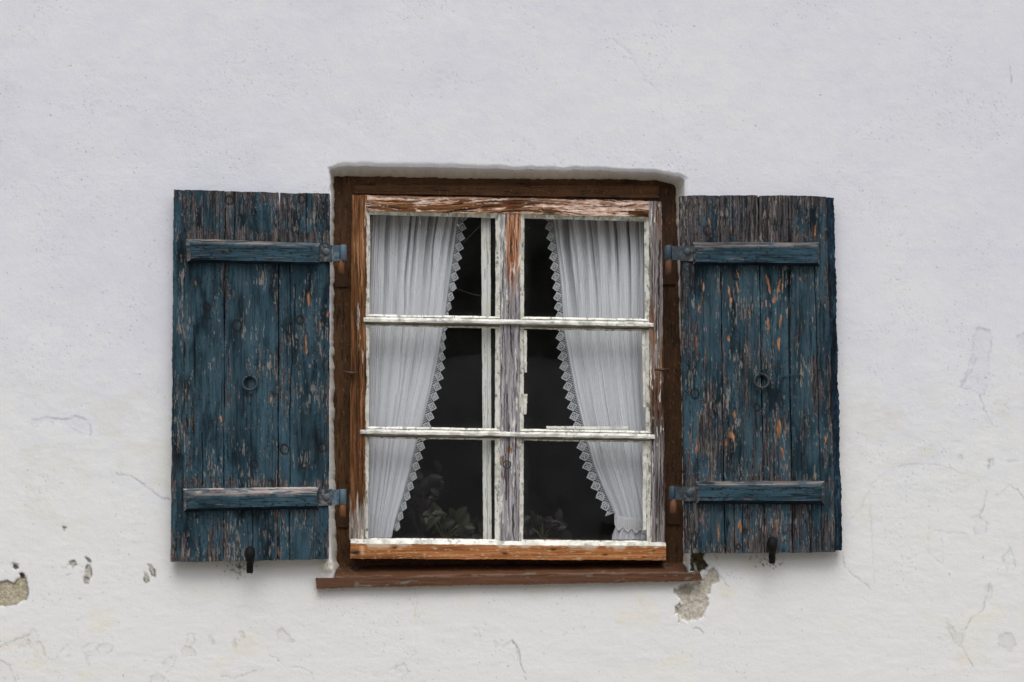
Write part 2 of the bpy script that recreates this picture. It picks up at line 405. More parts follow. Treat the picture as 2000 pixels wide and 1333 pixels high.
# left: bare render patch and holes
chip([(-60, 1135), (0, 1137), (15, 1134), (26, 1140), (38, 1128), (44, 1120), (51, 1126), (53, 1142), (56, 1160), (52, 1170), (32, 1180), (15, 1184), (-60, 1186)], .0035, (140, 132, 112), (200, 191, 170), 1, rag=1.5, edge=.3, soft=1., sc=5)
chip([(39, 1121), (44, 1119), (49, 1124), (48, 1130), (41, 1131)], .007, (84, 76, 62), (120, 110, 92), 2, rag=1, soft=1)
chip([(26, 1104), (34, 1104), (36, 1110), (31, 1114), (25, 1110)], .006, (110, 102, 86), (140, 130, 112), 3, rag=1, soft=1)
chip([(24, 1100), (31, 1101), (37, 1101), (35, 1103), (27, 1104)], .001, grey0, grey1, 4, rag=1, edge=.3)
for k, pts in enumerate([
    [(122, 1029), (128, 1030), (128, 1039), (123, 1039)], [(137, 1097), (147, 1096), (149, 1104), (142, 1108), (136, 1103)],
    [(168, 1088), (174, 1092), (177, 1098), (171, 1097)], [(170, 1103), (177, 1104), (178, 1116), (180, 1130), (175, 1134), (165, 1124), (166, 1112)],
    [(289, 1103), (296, 1104), (302, 1113), (303, 1126), (298, 1124), (292, 1112)], [(281, 1118), (286, 1120), (292, 1136), (286, 1139), (281, 1130)],
    [(164, 1128), (172, 1130), (172, 1139), (166, 1139)]]):
    chip(pts, .0025, (160, 157, 148), (205, 202, 192), 10 + k, rag=1.5, edge=.45, soft=1)
crack([(120, 1109), (126, 1109), (134, 1104), (160, 1105)], .25, 1.2, 3)
for k, (pts, a) in enumerate([
    ([(55, 1245), (66, 1228), (75, 1247), (84, 1262), (88, 1282), (70, 1288), (60, 1270)], .45), ([(20, 1255), (40, 1246), (60, 1250), (50, 1262), (25, 1262)], .3),
    ([(158, 1268), (176, 1256), (192, 1257), (188, 1270), (162, 1276)], .3), ([(192, 1262), (205, 1255), (221, 1262), (218, 1272), (205, 1279), (192, 1272)], .5),
    ([(168, 1276), (178, 1280), (175, 1300), (168, 1292)], .4), ([(118, 1272), (130, 1256), (140, 1270), (134, 1282)], .3),
    ([(316, 1296), (330, 1285), (345, 1282), (342, 1296), (326, 1312)], .6), ([(295, 1320), (310, 1315), (322, 1324), (316, 1340), (292, 1340)], .6),
    ([(352, 1272), (362, 1262), (378, 1266), (382, 1280), (360, 1286)], .5), ([(365, 1240), (376, 1236), (381, 1252), (372, 1264), (365, 1252)], .55),
    ([(408, 1242), (414, 1238), (420, 1256), (412, 1258)], .5), ([(455, 1248), (460, 1246), (462, 1262), (456, 1266)], .5),
    ([(540, 1232), (552, 1228), (567, 1244), (575, 1254), (556, 1256), (543, 1248)], .8), ([(468, 1236), (475, 1234), (477, 1243), (470, 1244)], .4),
    ([(925, 1225), (934, 1228), (938, 1250), (932, 1262), (926, 1246)], .4), ([(982, 1262), (1000, 1250), (1010, 1262), (1014, 1290), (1004, 1288)], .45),
    ([(965, 1252), (972, 1252), (974, 1262), (966, 1264)], .6), ([(1900, 655), (1912, 641), (1932, 648), (1938, 665), (1930, 700), (1934, 740), (1918, 775), (1906, 762), (1876, 758), (1890, 720), (1902, 690)], .28),
    ([(1922, 1150), (1932, 1140), (1940, 1156), (1928, 1176), (1918, 1172)], .5), ([(1846, 1218), (1862, 1232), (1882, 1236), (1878, 1262), (1868, 1258), (1856, 1240)], .45),
    ([(1952, 1240), (1976, 1236), (1984, 1258), (1970, 1272), (1952, 1262)], .85), ([(1902, 1020), (1914, 1006), (1928, 1020), (1926, 1040), (1904, 1044)], .3),
    ([(1958, 1090), (1975, 1070), (1984, 1110), (1968, 1120)], .3), ([(1985, 655), (2040, 650), (2040, 680), (1990, 680)], .4),
    ([(1870, 890), (1877, 890), (1880, 896), (1873, 897)], .6), ([(1930, 900), (1938, 898), (1942, 908), (1932, 912)], .5),
    ([(62, 820), (90, 816), (130, 820), (148, 812), (172, 822), (180, 845), (170, 855), (140, 835), (100, 825), (66, 834)], .1),
    ([(0, 1290), (20, 1300), (36, 1340), (-30, 1340), (-30, 1290)], .35), ([(770, 1300), (790, 1296), (800, 1312), (788, 1322), (772, 1314)], .3)]):
    chip(pts, .0012, grey0 if k % 3 else (196, 190, 172), grey1, 30 + k, a, rag=3, edge=.3, sc=6)
for k, (pts, a) in enumerate([
    ([(226, 924), (243, 929), (255, 928), (272, 940), (300, 960), (318, 974), (336, 976)], .45), ([(98, 816), (120, 820), (135, 818), (146, 810), (165, 820)], .18),
    ([(1197, 78), (1225, 100), (1240, 122), (1262, 158), (1288, 182), (1296, 260), (1296, 285), (1320, 312), (1327, 335)], .07),
    ([(1652, 1028), (1680, 990), (1706, 944), (1740, 916), (1780, 906), (1830, 906), (1890, 928), (1940, 940)], .14), ([(1697, 960), (1702, 1040), (1706, 1110), (1706, 1140)], .14),
    ([(1805, 1070), (1825, 1090), (1840, 1104), (1839, 1050)], .18), ([(1816, 1020), (1810, 1096)], .12), ([(1820, 1038), (1890, 1044)], .14),
    ([(1935, 645), (1910, 640)], .2), ([(1876, 758), (1895, 758), (1912, 772), (1922, 800), (1936, 830)], .25), ([(1946, 970), (1970, 948), (1985, 955), (2010, 985)], .3),
    ([(1933, 898), (1929, 914)], .45), ([(1928, 960), (1926, 975), (1922, 990), (1915, 1005), (1898, 1012)], .35), ([(1846, 1215), (1862, 1226), (1882, 1232), (1900, 1205), (1920, 1190), (1932, 1145)], .3),
    ([(1855, 1236), (1864, 1252), (1878, 1264), (1900, 1304)], .3), ([(1905, 700), (1895, 728), (1876, 757)], .2), ([(1960, 880), (1978, 876)], .25), ([(1965, 902), (1988, 902)], .2),
    ([(1002, 1252), (1012, 1268), (1018, 1292), (1022, 1312), (1028, 1330)], .5), ([(430, 1322), (460, 1323), (500, 1310), (515, 1305)], .3), ([(525, 1282), (545, 1288), (556, 1302), (590, 1306), (608, 1314), (612, 1330)], .25),
    ([(1366, 1090), (1380, 1100), (1400, 1110), (1410, 1130), (1425, 1148)], .3), ([(1395, 1080), (1402, 1105), (1425, 1125)], .22), ([(1646, 1080), (1652, 1110), (1672, 1128), (1700, 1150)], .3),
    ([(660, 1148), (690, 1150), (720, 1148)], .15), ([(1355, 1228), (1362, 1226), (1372, 1236)], .5), ([(1973, 130), (1975, 165)], .4), ([(0, 1262), (30, 1250), (55, 1242), (60, 1232)], .2),
    ([(690, 1310), (740, 1322), (780, 1300), (810, 1280), (812, 1150)], .12)]):
    crack(pts, a, 1.3, k)
# bottom right corner of the window: fallen plaster showing the coarse render
chip([(1342, 1140), (1330, 1148), (1318, 1150), (1316, 1158), (1325, 1168), (1332, 1178), (1318, 1186), (1320, 1200), (1326, 1212), (1350, 1214), (1378, 1202), (1384, 1180), (1380, 1165), (1388, 1148), (1400, 1135), (1403, 1120), (1395, 1110), (1386, 1112), (1376, 1124), (1370, 1136)],
     .006, (150, 143, 128), (206, 199, 186), 5, .9, rag=4.5, edge=.15, soft=2.6, sc=6)
chip([(1322, 1146), (1342, 1142), (1356, 1150), (1345, 1162), (1330, 1162)], .003, (120, 116, 106), (160, 155, 142), 7, .6, rag=4)
chip([(1350, 1078), (1378, 1078), (1374, 1090), (1383, 1106), (1376, 1114), (1366, 1118), (1350, 1116)], .012, (52, 47, 36), (104, 98, 74), 6, rag=3, soft=1.6, sc=6)
crack([(1384, 1106), (1376, 1116), (1374, 1128)], .6, 1.6, 60)
# rusty drip under the catches, grime beside sill
for (cx, cy, rx, ry, a, cc) in ((462, 1115, 30, 22, .5, (196, 190, 170)), (1495, 1108, 40, 22, .45, (205, 192, 172)), (625, 1095, 22, 26, .6, (206, 198, 174)), (1425, 1160, 30, 30, .4, (212, 204, 184)), (1610, 1130, 6, 90, .3, (208, 200, 180)), (70, 760, 50, 50, .25, (212, 208, 184)), (5, 1080, 22, 16, .4, (216, 214, 184)), (67, 1300, 14, 10, .4, (220, 206, 176)), (15, 700, 25, 70, .25, (206, 204, 184)), (660, 1200, 60, 40, .15, (220, 208, 200)), (1340, 330, 30, 25, .1, (200, 200, 196))):
    d = ((U - cx) / rx) ** 2 + ((V - cy) / ry) ** 2; k = np.exp(-d) * (.4 + .6 * fb(U / 9, V / 12, 600))
    col = mix(col, cc, np.clip(k * a * .85, 0, 1))
for (cx, cy, rx, ry, n) in ((470, 1108, 26, 14, 45), (1500, 1100, 22, 14, 30)):
    rnd = np.random.RandomState(int(cx)); 
    for i in range(n):
        x, y = cx + rnd.randn() * rx * .6, cy + rnd.randn() * ry * .5; r = region([(x, y)], 4)
        d = np.hypot(U[r] - x, V[r] - y); col[r] = col[r] * (1 - .45 * np.exp(-(d / 1.4) ** 2))[..., None]
# the opening: splayed plaster reveal
yo = np.interp(U, [640, 660, 700, 850, 1000, 1200, 1290, 1340], [331, 326, 325, 328, 331, 334, 338, 350]) + 3 * (fb(U / 24, V * 0, 71) - .5)
yi = np.interp(U, [640, 660, 750, 900, 1000, 1200, 1280, 1325], [346, 345, 346, 349, 350, 351, 353, 364]) + 2 * (fb(U / 10, V * 0, 72) - .5)
xo = np.interp(V, [330, 360, 600, 900, 1080, 1120], [643, 646, 645, 643, 646, 652]) + 2.5 * (fb(V / 30, U * 0, 73) - .5)
xi = np.interp(V, [330, 400, 700, 1000, 1060, 1100, 1120], [652, 653, 652, 655, 656, 660, 664]) + 4 * (fb(V / 14, U * 0, 74) - .5)
xro = np.interp(V, [330, 380, 700, 1000, 1130], [1336, 1337, 1340, 1345, 1346]) + 2 * (fb(V / 30, U * 0, 75) - .5)
xri = np.interp(V, [330, 380, 700, 1000, 1130], [1318, 1320, 1329, 1334, 1333]) + 3 * (fb(V / 14, U * 0, 76) - .5)
yb0 = 1132.
tt = (V - yo) / (yi - yo); tl = (U - xo) / np.maximum(xi - xo, 4); tr = (xro - U) / (xro - xri); tb = (yb0 - V) / 5
def smin(a, b, k): h = np.clip(.5 + .5 * (b - a) / k, 0, 1); return b * (1 - h) + a * h - k * h * (1 - h)
t = smin(smin(tt, tr, .5), np.minimum(tl, tb), .3)
tc_ = np.clip(t, 0, 1.12); dep = .084 * (tc_ + .10 * (ss(-.5, .25, t) - ss(.25, 1, t)) * 1)
rough_edge = np.exp(-((t - .08) / .12) ** 2); H += .0022 * rough_edge * (fb(U / 5, V / 5, 79) - .3)
inr = ss(.15, .4, t); col = mix(col, np.array((214, 212, 200.)) * (0.96 + .08 * fb(U / 8, V / 8, 80))[..., None], inr * .8)
# lump of old plaster at the lower left corner
lump = np.exp(-(((U - 640) / 16) ** 2 + ((V - 1105) / 16) ** 2))
H += .012 * lump * (.4 + .9 * fb(U / 8, V / 8, 81)); col = mix(col, np.array((208, 196, 170.)), np.clip(lump * 1.6 * (fb(U / 6, V / 6, 82)) - .25, 0, .8))
Y = dep - H
keep = t <= 1.12
mask = keep[:-1, :-1] | keep[1:, :-1] | keep[:-1, 1:] | keep[1:, 1:]
m = MB(); v3 = P(U, V, Y)
GAIN = 1 / .84
m.grid(v3, lin(col, GAIN), mask)
alone(m, 'house_wall', M_wall, 'white lime plastered house wall with stains and flaked spots around the window', 'wall', (0, 0, 0))

# ---------------------------------------------------------------- wood colouring
def wood_streak(a, c, s): return .6 * fb(c / 2.0, a / 60, s) + .4 * fb(c / 7, a / 160, s + 3)
BLUE = [(.12, (13, 22, 28)), (.34, (24, 40, 49)), (.48, (38, 59, 70)), (.66, (51, 75, 88)), (1, (66, 92, 105))]
BARE = [(.15, (36, 34, 36)), (.42, (66, 63, 65)), (.65, (94, 89, 89)), (.9, (136, 129, 124))]
def make_shutter_fn(seed, seams, knots, oranges, fade, lossmore=0., cracks=()):
    def f(U, V):
        top, bot = fade
        lo = fb(U / 26, V / 110, seed); hi = fb(U / 6, V / 36, seed + 1)
        smooth = ss(.35, .75, fb(U / 45, V / 90, seed + 77))
        sm2 = smooth * ss(60, 200, V - top); paint = ramp(.60 * lo + (.36 - .22 * sm2) * hi + .22 * sm2, BLUE)
        e = np.full(U.shape, 99.)
        for s0, s1 in seams: e = np.minimum(e, np.abs(U - (s0 + (s1 - s0) * (V - top) / (bot - top))))
        bias = .17 * ss(95, 10, V - top) + .13 * ss(110, 0, bot - V) + .10 * np.exp(-(e / 3) ** 2) + lossmore - .08 * smooth * ss(60, 160, V - top) * ss(60, 160, bot - V)
        for (a, b, k) in ((467, 14, .22), (952, 12, .25)): bias = bias + k * np.exp(-((V - a + 3) / b) ** 2)
        L = .30 * fb(U / 7, V / 60, seed + 2) + .32 * fb(U / 2.4, V / 18, seed + 3) + .38 * fb(U / 34, V / 110, seed + 4) + bias
        kn = np.zeros(U.shape); kr = np.zeros(U.shape)
        for (x, y, r) in knots:
            d = np.hypot(U - x, (V - y) * .85) + 1.5 * (fb(U / 4, V / 4, seed + 9) - .5)
            kr = np.maximum(kr, np.exp(-((d - r) / 1.6) ** 2)); kn = np.maximum(kn, ss(r + 6, r, d))
        L = L + .10 * kn
        bare = ss(.60, .645, L)
        g = wood_streak(V, U, seed + 5)
        thin = ss(.50, .66, fb(U / 1.9, V / 34, seed + 20, 3)) * ss(.35, .65, fb(U / 28, V / 80, seed + 21) + .5 * lossmore); paint = mix(paint, (84, 82, 82), thin * (.34 + 1.5 * lossmore))
        fig = .5 + .5 * np.sin(2 * np.pi * (fb(U / 22, V / 230, seed + 6) * 9))
        lines = .5 + .5 * np.sin(2 * np.pi * (U + 9 * fb(U / 30, V / 160, seed + 19)) / 3.8)
        wood = ramp(np.clip(.62 * g + .20 * fig + .16 * lines - .02, 0, 1), BARE)
        c = mix(paint, wood, bare)
        # pale edges where paint has just flaked
        edge = np.exp(-((L - .61) / .012) ** 2) * ss(.45, .75, fb(U / 3, V / 12, seed + 8))
        c = mix(c, (166, 150, 138), edge * .75)
        fl = ss(.84, .90, .6 * fb(U / 2.2, V / 15, seed + 10) + .4 * fb(U / 30, V / 60, seed + 11) + .12); c = mix(c, (152, 138, 128), fl * .7)
        mil = ss(.70, .82, fb(U / 3, V / 3.5, seed + 12)); c = c * (1 - .30 * mil * (1 - .7 * smooth))[..., None]
        fine = ss(.66, .80, fb(U / 1.8, V / 70, seed + 13, 3)); c = c * (1 - .5 * fine * (.35 + .65 * bare))[..., None]
        lc = np.abs(fb(U / 9, V / 420, seed + 16, 3) - .5); c = c * (1 - .6 * ss(.016, .004, lc) * ss(.4, .6, fb(U / 30, V / 90, seed + 18)))[..., None]
        c = mix(c, (30, 27, 28), kr * .9)
        for (x, y, rx, ry, tl) in oranges:
            uu = U - x - (V - y) * tl; d = (uu / (rx * .85)) ** 2 + ((V - y) / (ry * .95)) ** 2 + 1.1 * (fb(U / 3, V / 10, seed + 14) - .5)
            k = ss(.80, .35, d + .5 * (fb(U / 1.6, V / 30, seed + 17) - .5)); c = mix(c, ramp(fb(U / 2, V / 12, seed + 15), [(0, (120, 74, 46)), (.5, (160, 106, 70)), (1, (190, 150, 120))]), k * .95)
        for pts in cracks:
            c = c * (1 - .8 * np.exp(-(line_dist(U, V, pts) / .9) ** 2))[..., None]
        return c, bare, fine, kr, g, e
    def cf(U, V): return f(U, V)[0]
    def hf(U, V):
        c, bare, fine, kr, g, e = f(U, V)
        h = .0005 * (1 - bare) + .0008 * (g - .5) * bare - .0012 * fine - .001 * kr - .001 * np.exp(-(e / 2.2) ** 2)
        for pts in cracks: h = h - .003 * np.exp(-(line_dist(U, V, pts) / 1.1) ** 2)
        return h
    return cf, hf
def level_fn(fn, s):   # grain runs level
    return lambda U, V: fn(U, V, s)
def brace_col(U, V, s, pale=.0):
    lo = fb(U / 70, V / 9, s); hi = fb(U / 25, V / 3, s + 1)
    paint = ramp(.40 * lo + .22 * hi + .27, BLUE)
    L = .45 * fb(U / 60, V / 6, s + 2) + .35 * fb(U / 18, V / 2.4, s + 3) + .2 * fb(U / 30, V / 20, s + 4)
    b = ss(.66, .72, L); w_ = ramp(.6 * fb(U / 60, V / 1.8, s + 5) + .4 * fb(U / 100, V / 5, s + 6), BARE)
    c = mix(paint, w_, b * .85)
    c = c * (1 - .4 * ss(.76, .86, fb(U / 40, V / 1.8, s + 7, 3)))[..., None]
    return c * (1 - .45 * ss(.76, .84, fb(U / 7, V / 4, s + 11)))[..., None]
def brace_bare(U, V, s, tone=1.):
    g = .6 * fb(U / 60, V / 1.8, s + 5) + .4 * fb(U / 30, V / 3, s + 6)
    c = ramp(g, [(.1, (80, 74, 74)), (.5, (134, 126, 124)), (.9, (186, 178, 172))]) * tone
    b = ss(.55, .62, fb(U / 30, V / 4, s + 8)); return mix(c, ramp(g, BLUE), b * .6)

# ---------------------------------------------------------------- shutters
def lerp(a, b, t): return a + (b - a) * t
SF = -.045     # front face of the shutters
def shutter(name, label, boards, fade, fnargs, braces, hinges, ring_at, catch, strip, seed):
    base = P((boards[0][0] + boards[-1][1]) / 2, fade[1], -.03)
    t = thing(name, label, 'shutter', tuple(base), 'blue shutters either side of the window')
    seams = [(b[0], b[2]) for b in boards] + [(boards[-1][1], boards[-1][3])]
    cf, hf = make_shutter_fn(seed, seams, *fnargs[:2], fade, *fnargs[2:])
    m = MB()
    for k, (tx0, tx1, bx0, bx1, ty0, ty1, by0, by1, dy) in enumerate(boards):
        block(m, [(tx0, ty0), (tx1, ty1), (bx1, by1), (bx0, by0)], SF + dy, -.018, cf, hf, ru=.95, rv=2., wb=.0024, ws=seed + k * 7)
    for k in range(len(boards) - 1):   # dark strips added behind the joints so the gaps read as shade
        b = boards[k]; ys = 470 if (seed < 300 and k == 2) else fade[0] + 4; y_e = fade[1] - 6; f0 = (ys - fade[0]) / (fade[1] - fade[0])
        xa, xb = lerp(b[1], b[3], f0), b[3]
        block(m, [(xa - 6, ys), (xa + 8, ys), (xb + 8, y_e), (xb - 6, y_e)], -.028, -.0185, flat((40, 38, 38)), ru=4, rv=8)
    panel = part(m, 'panel', M_woodV, t)
    if strip:
        m = MB(); x0, x1, x2, x3, y0, y1, y2, y3, dy = strip
        block(m, [(x0, y0), (x1, y1), (x3, y3), (x2, y2)], SF + dy, -.014, lambda U, V: ramp(.5 * fb(U / 5, V / 50, seed + 60) + .4 * fb(U / 3, V / 9, seed + 61), [(.2, (9, 16, 24)), (.5, (22, 38, 52)), (.75, (44, 68, 84)), (.95, (92, 94, 96))]),
              lambda U, V: .003 * (fb(U / 5, V / 20, seed + 62) - .5), ru=1., rv=2., wb=.005, ws=seed + 63)
        part(m, 'edge_strip', M_woodV, t)
    for k, (q, tp, bt, lf, rt, pale) in enumerate(braces):
        m = MB(); (a, b, c, d) = q; s = seed + 100 + k * 30
        fq = [(a[0] + lf, a[1] + tp), (b[0] - rt, b[1] + tp), (c[0] - rt, c[1] - bt), (d[0] + lf, d[1] - bt)]
        cfb = lambda U, V: mix(brace_col(U, V, s), brace_bare(U, V, s, 1.0), ss(5 + 7 * pale * fb(U / 14, V * 0, s + 9), 0, V - lerp(a[1], b[1], (U - a[0]) / (b[0] - a[0])) - tp) * (.4 + .6 * pale))
        f3 = P([p[0] for p in fq], [p[1] for p in fq], SF - .024); b3 = P([p[0] for p in q], [p[1] for p in q], SF - .002)
        patch(m, fq, f3, cfb, lambda U, V: .0012 * (fb(U / 60, V / 1.8, s + 5) - .5), 2, 1, .0016, s)
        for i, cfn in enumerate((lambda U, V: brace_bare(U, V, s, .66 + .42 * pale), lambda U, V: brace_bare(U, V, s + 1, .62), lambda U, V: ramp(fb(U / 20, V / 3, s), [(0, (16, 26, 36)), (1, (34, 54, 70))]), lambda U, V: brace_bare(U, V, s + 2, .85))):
            j = (i + 1) % 4
            patch(m, [fq[i], fq[j], q[j], q[i]], [f3[i], f3[j], b3[j], b3[i]], cfn, None, 2, 1, .0016, s)
        part(m, 'brace', M_woodH, t)
    for (sx0, sx1, y0, y1, bx, by, bar0, bar1, bar2) in hinges:
        m = MB(); icol = lambda U, V: ramp(fb(U / 6, V / 5, seed + 70), [(.2, (34, 42, 50)), (.5, (52, 62, 70)), (.7, (78, 78, 78)), (1, (120, 116, 112))])
        lo, hi = min(sx0, sx1), max(sx0, sx1)
        block(m, [(lo, y0), (hi, y0), (hi, y1), (lo, y1)], SF - .006, SF + .002, icol, lambda U, V: .0012 * (fb(U / 5, V / 5, 9) - .5), ru=1.2, rv=1.2, wb=.002, ws=5)
        # neck from the strap to the barrel
        n0, n1 = (hi, bar0) if bar0 > hi - 4 else (bar1, lo)
        a, b = min(bar0, bar1), max(bar0, bar1)
        blc = lambda U, V: ramp(fb(U / 5, V / 7, seed + 71), [(.2, (50, 68, 82)), (.8, (88, 108, 122))]) * (.62 if seed > 300 else 1)
        block(m, [(a, y0 + 1), (b, y0 + 1), (b, y1 - 2), (a, y1 - 2)], SF - .006, SF + .001, blc, ru=1.2, rv=1.2)
        hg = part(m, 'hinge', M_iron, t)
        m = MB(); cx = (bar1 + bar2) / 2; r = abs(bar2 - bar1) / 2 * PXM
        bc = (74, 96, 112) if seed < 300 else (42, 62, 76)
        p0, p1 = P(cx, y0, SF + .003), P(cx, y1 - 2, SF + .003)
        tube(m, [p0, p0 + (p1 - p0) * .04, p0 + (p1 - p0) * .96, p1], [r * .85, r, r, r * .85], bc, 20)
        part(m, 'hinge_barrel', M_iron, hg)
        m = MB(); pb = P(bx, by, SF - .006); dome(m, pb, 7.5 * PXM, .005, (74, 84, 92) if seed < 300 else (58, 68, 74)); tube(m, [pb + np.array([0, 0, 0]), pb + np.array([0, .004, 0])], 9 * PXM, (48, 48, 48), 16)
        part(m, 'hinge_bolt', M_iron, hg)
    m = MB(); x, y, r = ring_at; pc = P(x, y, SF - .006)
    ring(m, pc, r * PXM, .0042, (34, 54, 66) if seed < 300 else (44, 50, 52), .25)
    part(m, 'pull_ring', M_iron, t)
    m = MB(); ps = P(x, y - r + 1, SF - .004)
    tube(m, [ps + np.array([-.006, .004, .002]), ps + np.array([-.005, -.009, .003]), ps + np.array([0, -.012, .0]), ps + np.array([.005, -.009, .003]), ps + np.array([.006, .004, .002])], .0022, (40, 52, 60), 8)
    part(m, 'ring_staple', M_iron, t)
    return t
left = shutter('shutter', 'blue shutter left of the window with smoother paint and a pale worn lower crossbar', [
    (339, 361, 333, 357, 371, 372, 1098, 1098, .003), (361.6, 439.3, 357.6, 435.3, 372, 373, 1098, 1096, 0), (441, 543.5, 437, 541.2, 374, 376, 1097, 1095, 0), (547, 644, 542.8, 641.5, 377, 379, 1095, 1092, .001)],
    (371, 1098), ([(405, 605, 7), (463, 641, 9), (586, 629, 7), (555, 882, 8), (630, 879, 7), (497, 910, 6), (589, 390, 7), (448, 392, 7)],
                  [(382, 557, 2.5, 8, 0), (603, 588, 4.5, 16, .0), (598, 680, 4, 22, 0), (640, 618, 4, 7, 0), (430, 822, 5, 8, 0), (594, 912, 2.5, 4, 0), (528, 785, 2.5, 8, 0)],
                  -.075, ([(459, 374), (458, 430), (457, 470)], [(599, 377), (598, 468)], [(566, 520), (570, 700), (566, 800), (566, 950)], [(395, 850), (395, 950)], [(577, 560), (576, 640)], [(494, 1000), (493, 1096)], [(379, 640), (381, 760)], [(565, 1000), (566, 1094)])),
    [([(363, 467), (625, 475), (624, 519), (365, 513)], 6, 6, 7, 2, .25), ([(358, 955), (624, 951), (623, 994), (359, 1000)], 11, 6, 5, 5, 1.0)],
    [(624, 649, 479, 512, 637, 492, 649, 663, 677), (622, 648, 956, 988, 638, 972, 648, 662, 676)], (488, 749, 14), None, None, 200)
right = shutter('shutter', 'blue shutter right of the window with grey worn wood and orange scars', [
    (1328, 1404.2, 1339, 1415.2, 383, 382, 1081, 1080, 0), (1406.2, 1480.2, 1417.5, 1492.5, 382, 382, 1081, 1080, .001), (1482.3, 1538.3, 1494, 1547.5, 383, 382, 1080, 1079, 0), (1540, 1614, 1549, 1632, 382, 384, 1080, 1078, .002)],
    (382, 1080), ([(1383, 453, 8), (1437, 540, 7), (1358, 774, 8), (1479, 801, 6), (1442, 1068, 4), (1456, 1040, 3)],
                  [(1501, 558, 3.5, 22, .22), (1521, 563, 3.5, 22, -.22), (1512, 588, 4.5, 9, 0), (1424, 575, 3.5, 14, .1), (1428, 592, 4.5, 7, 0), (1528, 565, 1.5, 12, 0), (1501, 635, 3.5, 17, .12), (1524, 628, 2.8, 20, -.1),
                   (1521, 675, 3.8, 17, 0), (1423, 664, 3, 9, 0), (1592, 450, 4, 16, -.1), (1562, 548, 4, 8, 0), (1360, 668, 2.2, 14, 0), (1365, 610, 2, 14, 0), (1435, 815, 3.5, 10, 0), (1430, 856, 7, 12, .2), (1418, 868, 3, 12, 0),
                   (1521, 845, 5, 26, -.05), (1529, 890, 3, 18, .25), (1360, 882, 3, 15, -.1), (1518, 1030, 2.8, 16, 0), (1446, 1030, 5, 14, .2), (1374, 565, 2, 14, 0), (1496, 600, 2, 14, 0), (1386, 440, 3, 18, .2), (1442, 540, 2, 12, .35), (1441, 565, 2, 14, .3), (1404, 1040, 2.5, 18, 0), (1613, 860, 2, 10, 0)],
                  0.055, ([(1539, 560), (1543, 800), (1547, 940)], [(1590, 480), (1606, 1076)], [(1434, 985), (1435, 1080)], [(1451, 990), (1450, 1078)], [(1580, 1000), (1583, 1078)])),
    [([(1352, 474), (1601, 473), (1601, 520), (1354, 518)], 8, 6, 5, 3, .1), ([(1358, 940), (1611, 940), (1610, 986), (1361, 985)], 8, 7, 6, 5, .25)],
    [(1329, 1353, 480, 510, 1343, 492, 1329, 1312, 1298), (1337, 1360, 950, 979, 1347, 963, 1337, 1319, 1307)], (1487, 745, 14), None,
    (1612, 1628, 1630, 1645, 385, 386, 1077, 1076, .006), 400)
m = MB(); tube(m, [P(1528, 738, SF - .002), P(1535, 735, SF - .005), P(1548, 731, SF - .006), P(1562, 732, SF - .005), P(1568, 738, SF - .003)], .0015, (40, 44, 46), 8)
part(m, 'wire_hook', M_iron, right)
m = MB(); tube(m, [P(1626, 958, SF - .004), P(1624, 972, SF - .006), P(1620, 990, SF - .004)], [.002, .0032, .002], (78, 76, 74), 8)
part(m, 'wood_sliver', M_woodV, right)

# iron catches that hold the shutters open, fixed in the wall
def catch(x, y0, y1, label):
    m = MB(); c = (11, 10, 10); xx = lambda u, v, y: P(u, v, y)
    tube(m, [P(x, y0 + 34, .02), P(x, y0 + 36, -.02), P(x, y0 + 38, -.075)], .006, c, 12, True, .15)
    tube(m, [P(x + 1, y0 + 2, -.066), P(x + 1, y0 + 5, -.072), P(x, y0 + 16, -.078), P(x, y0 + 24, -.076), P(x + 1, y0 + 34, -.066)], [.006, .013, .0155, .013, .009], c, 14, True, .12)
    tube(m, [P(x, y0 + 26, -.066), P(x, y0 + 40, -.064), P(x, y1 - 4, -.06), P(x, y1, -.06)], [.009, .0105, .0098, .0085], (13, 11, 11), 12, True, .2)
    return alone(m, 'shutter_catch', M_black, label, 'shutter catch', tuple(P(x, y1, 0.)), 'iron shutter catches')
catch(488, 1068, 1120, 'black iron catch gripping the bottom edge of the smoother blue shutter left of the window')
catch(1508, 1049, 1101, 'black iron catch gripping the bottom edge of the grey worn shutter right of the window')

# ---------------------------------------------------------------- window
win = thing('window', 'weathered six pane window in a brown casing with an orange wooden bottom rail', 'window', tuple(P(993, 1130, .03)))
CY = .082
def brown(c0, c1, s, kx=5, ky=60):
    def f(U, V):
        a = ramp(.6 * fb(U / kx, V / ky, s) + .4 * fb(U / 30, V / 60, s + 1), [(.1, c0), (.9, c1)])
        d = ss(.72, .84, fb(U / (kx * .5), V / (ky * .45), s + 2)); a = a * (1 - .42 * d)[..., None]
        return mix(a, (150, 110, 80), .5 * ss(.86, .93, fb(U / 2.5, V / 6, s + 3)))
    return f
def bh(s, kx=5, ky=60): return lambda U, V: .0010 * (fb(U / kx, V / ky, s) - .5) - .0008 * ss(.66, .78, fb(U / (kx * .5), V / (ky * .45), s + 2))
m = MB()
cl = brown((66, 45, 27), (94, 65, 40), 800); cr = brown((58, 39, 24), (82, 56, 35), 820); ch = brown((74, 50, 31), (100, 70, 44), 840, 60, 6); cb = brown((70, 46, 35), (88, 58, 44), 860, 80, 8)
block(m, [(640, 335), (696, 335), (694, 1125), (644, 1125)], CY, CY + .05, cl, bh(800), ru=1.2)
block(m, [(1284, 335), (1345, 345), (1352, 1125), (1294, 1125)], CY, CY + .05, cr, bh(820), ru=1.2)
block(m, [(696, 335), (1284, 335), (1284, 400), (696, 390)], CY + .001, CY + .05, ch, bh(840, 60, 6), ru=1.5, rv=1.)
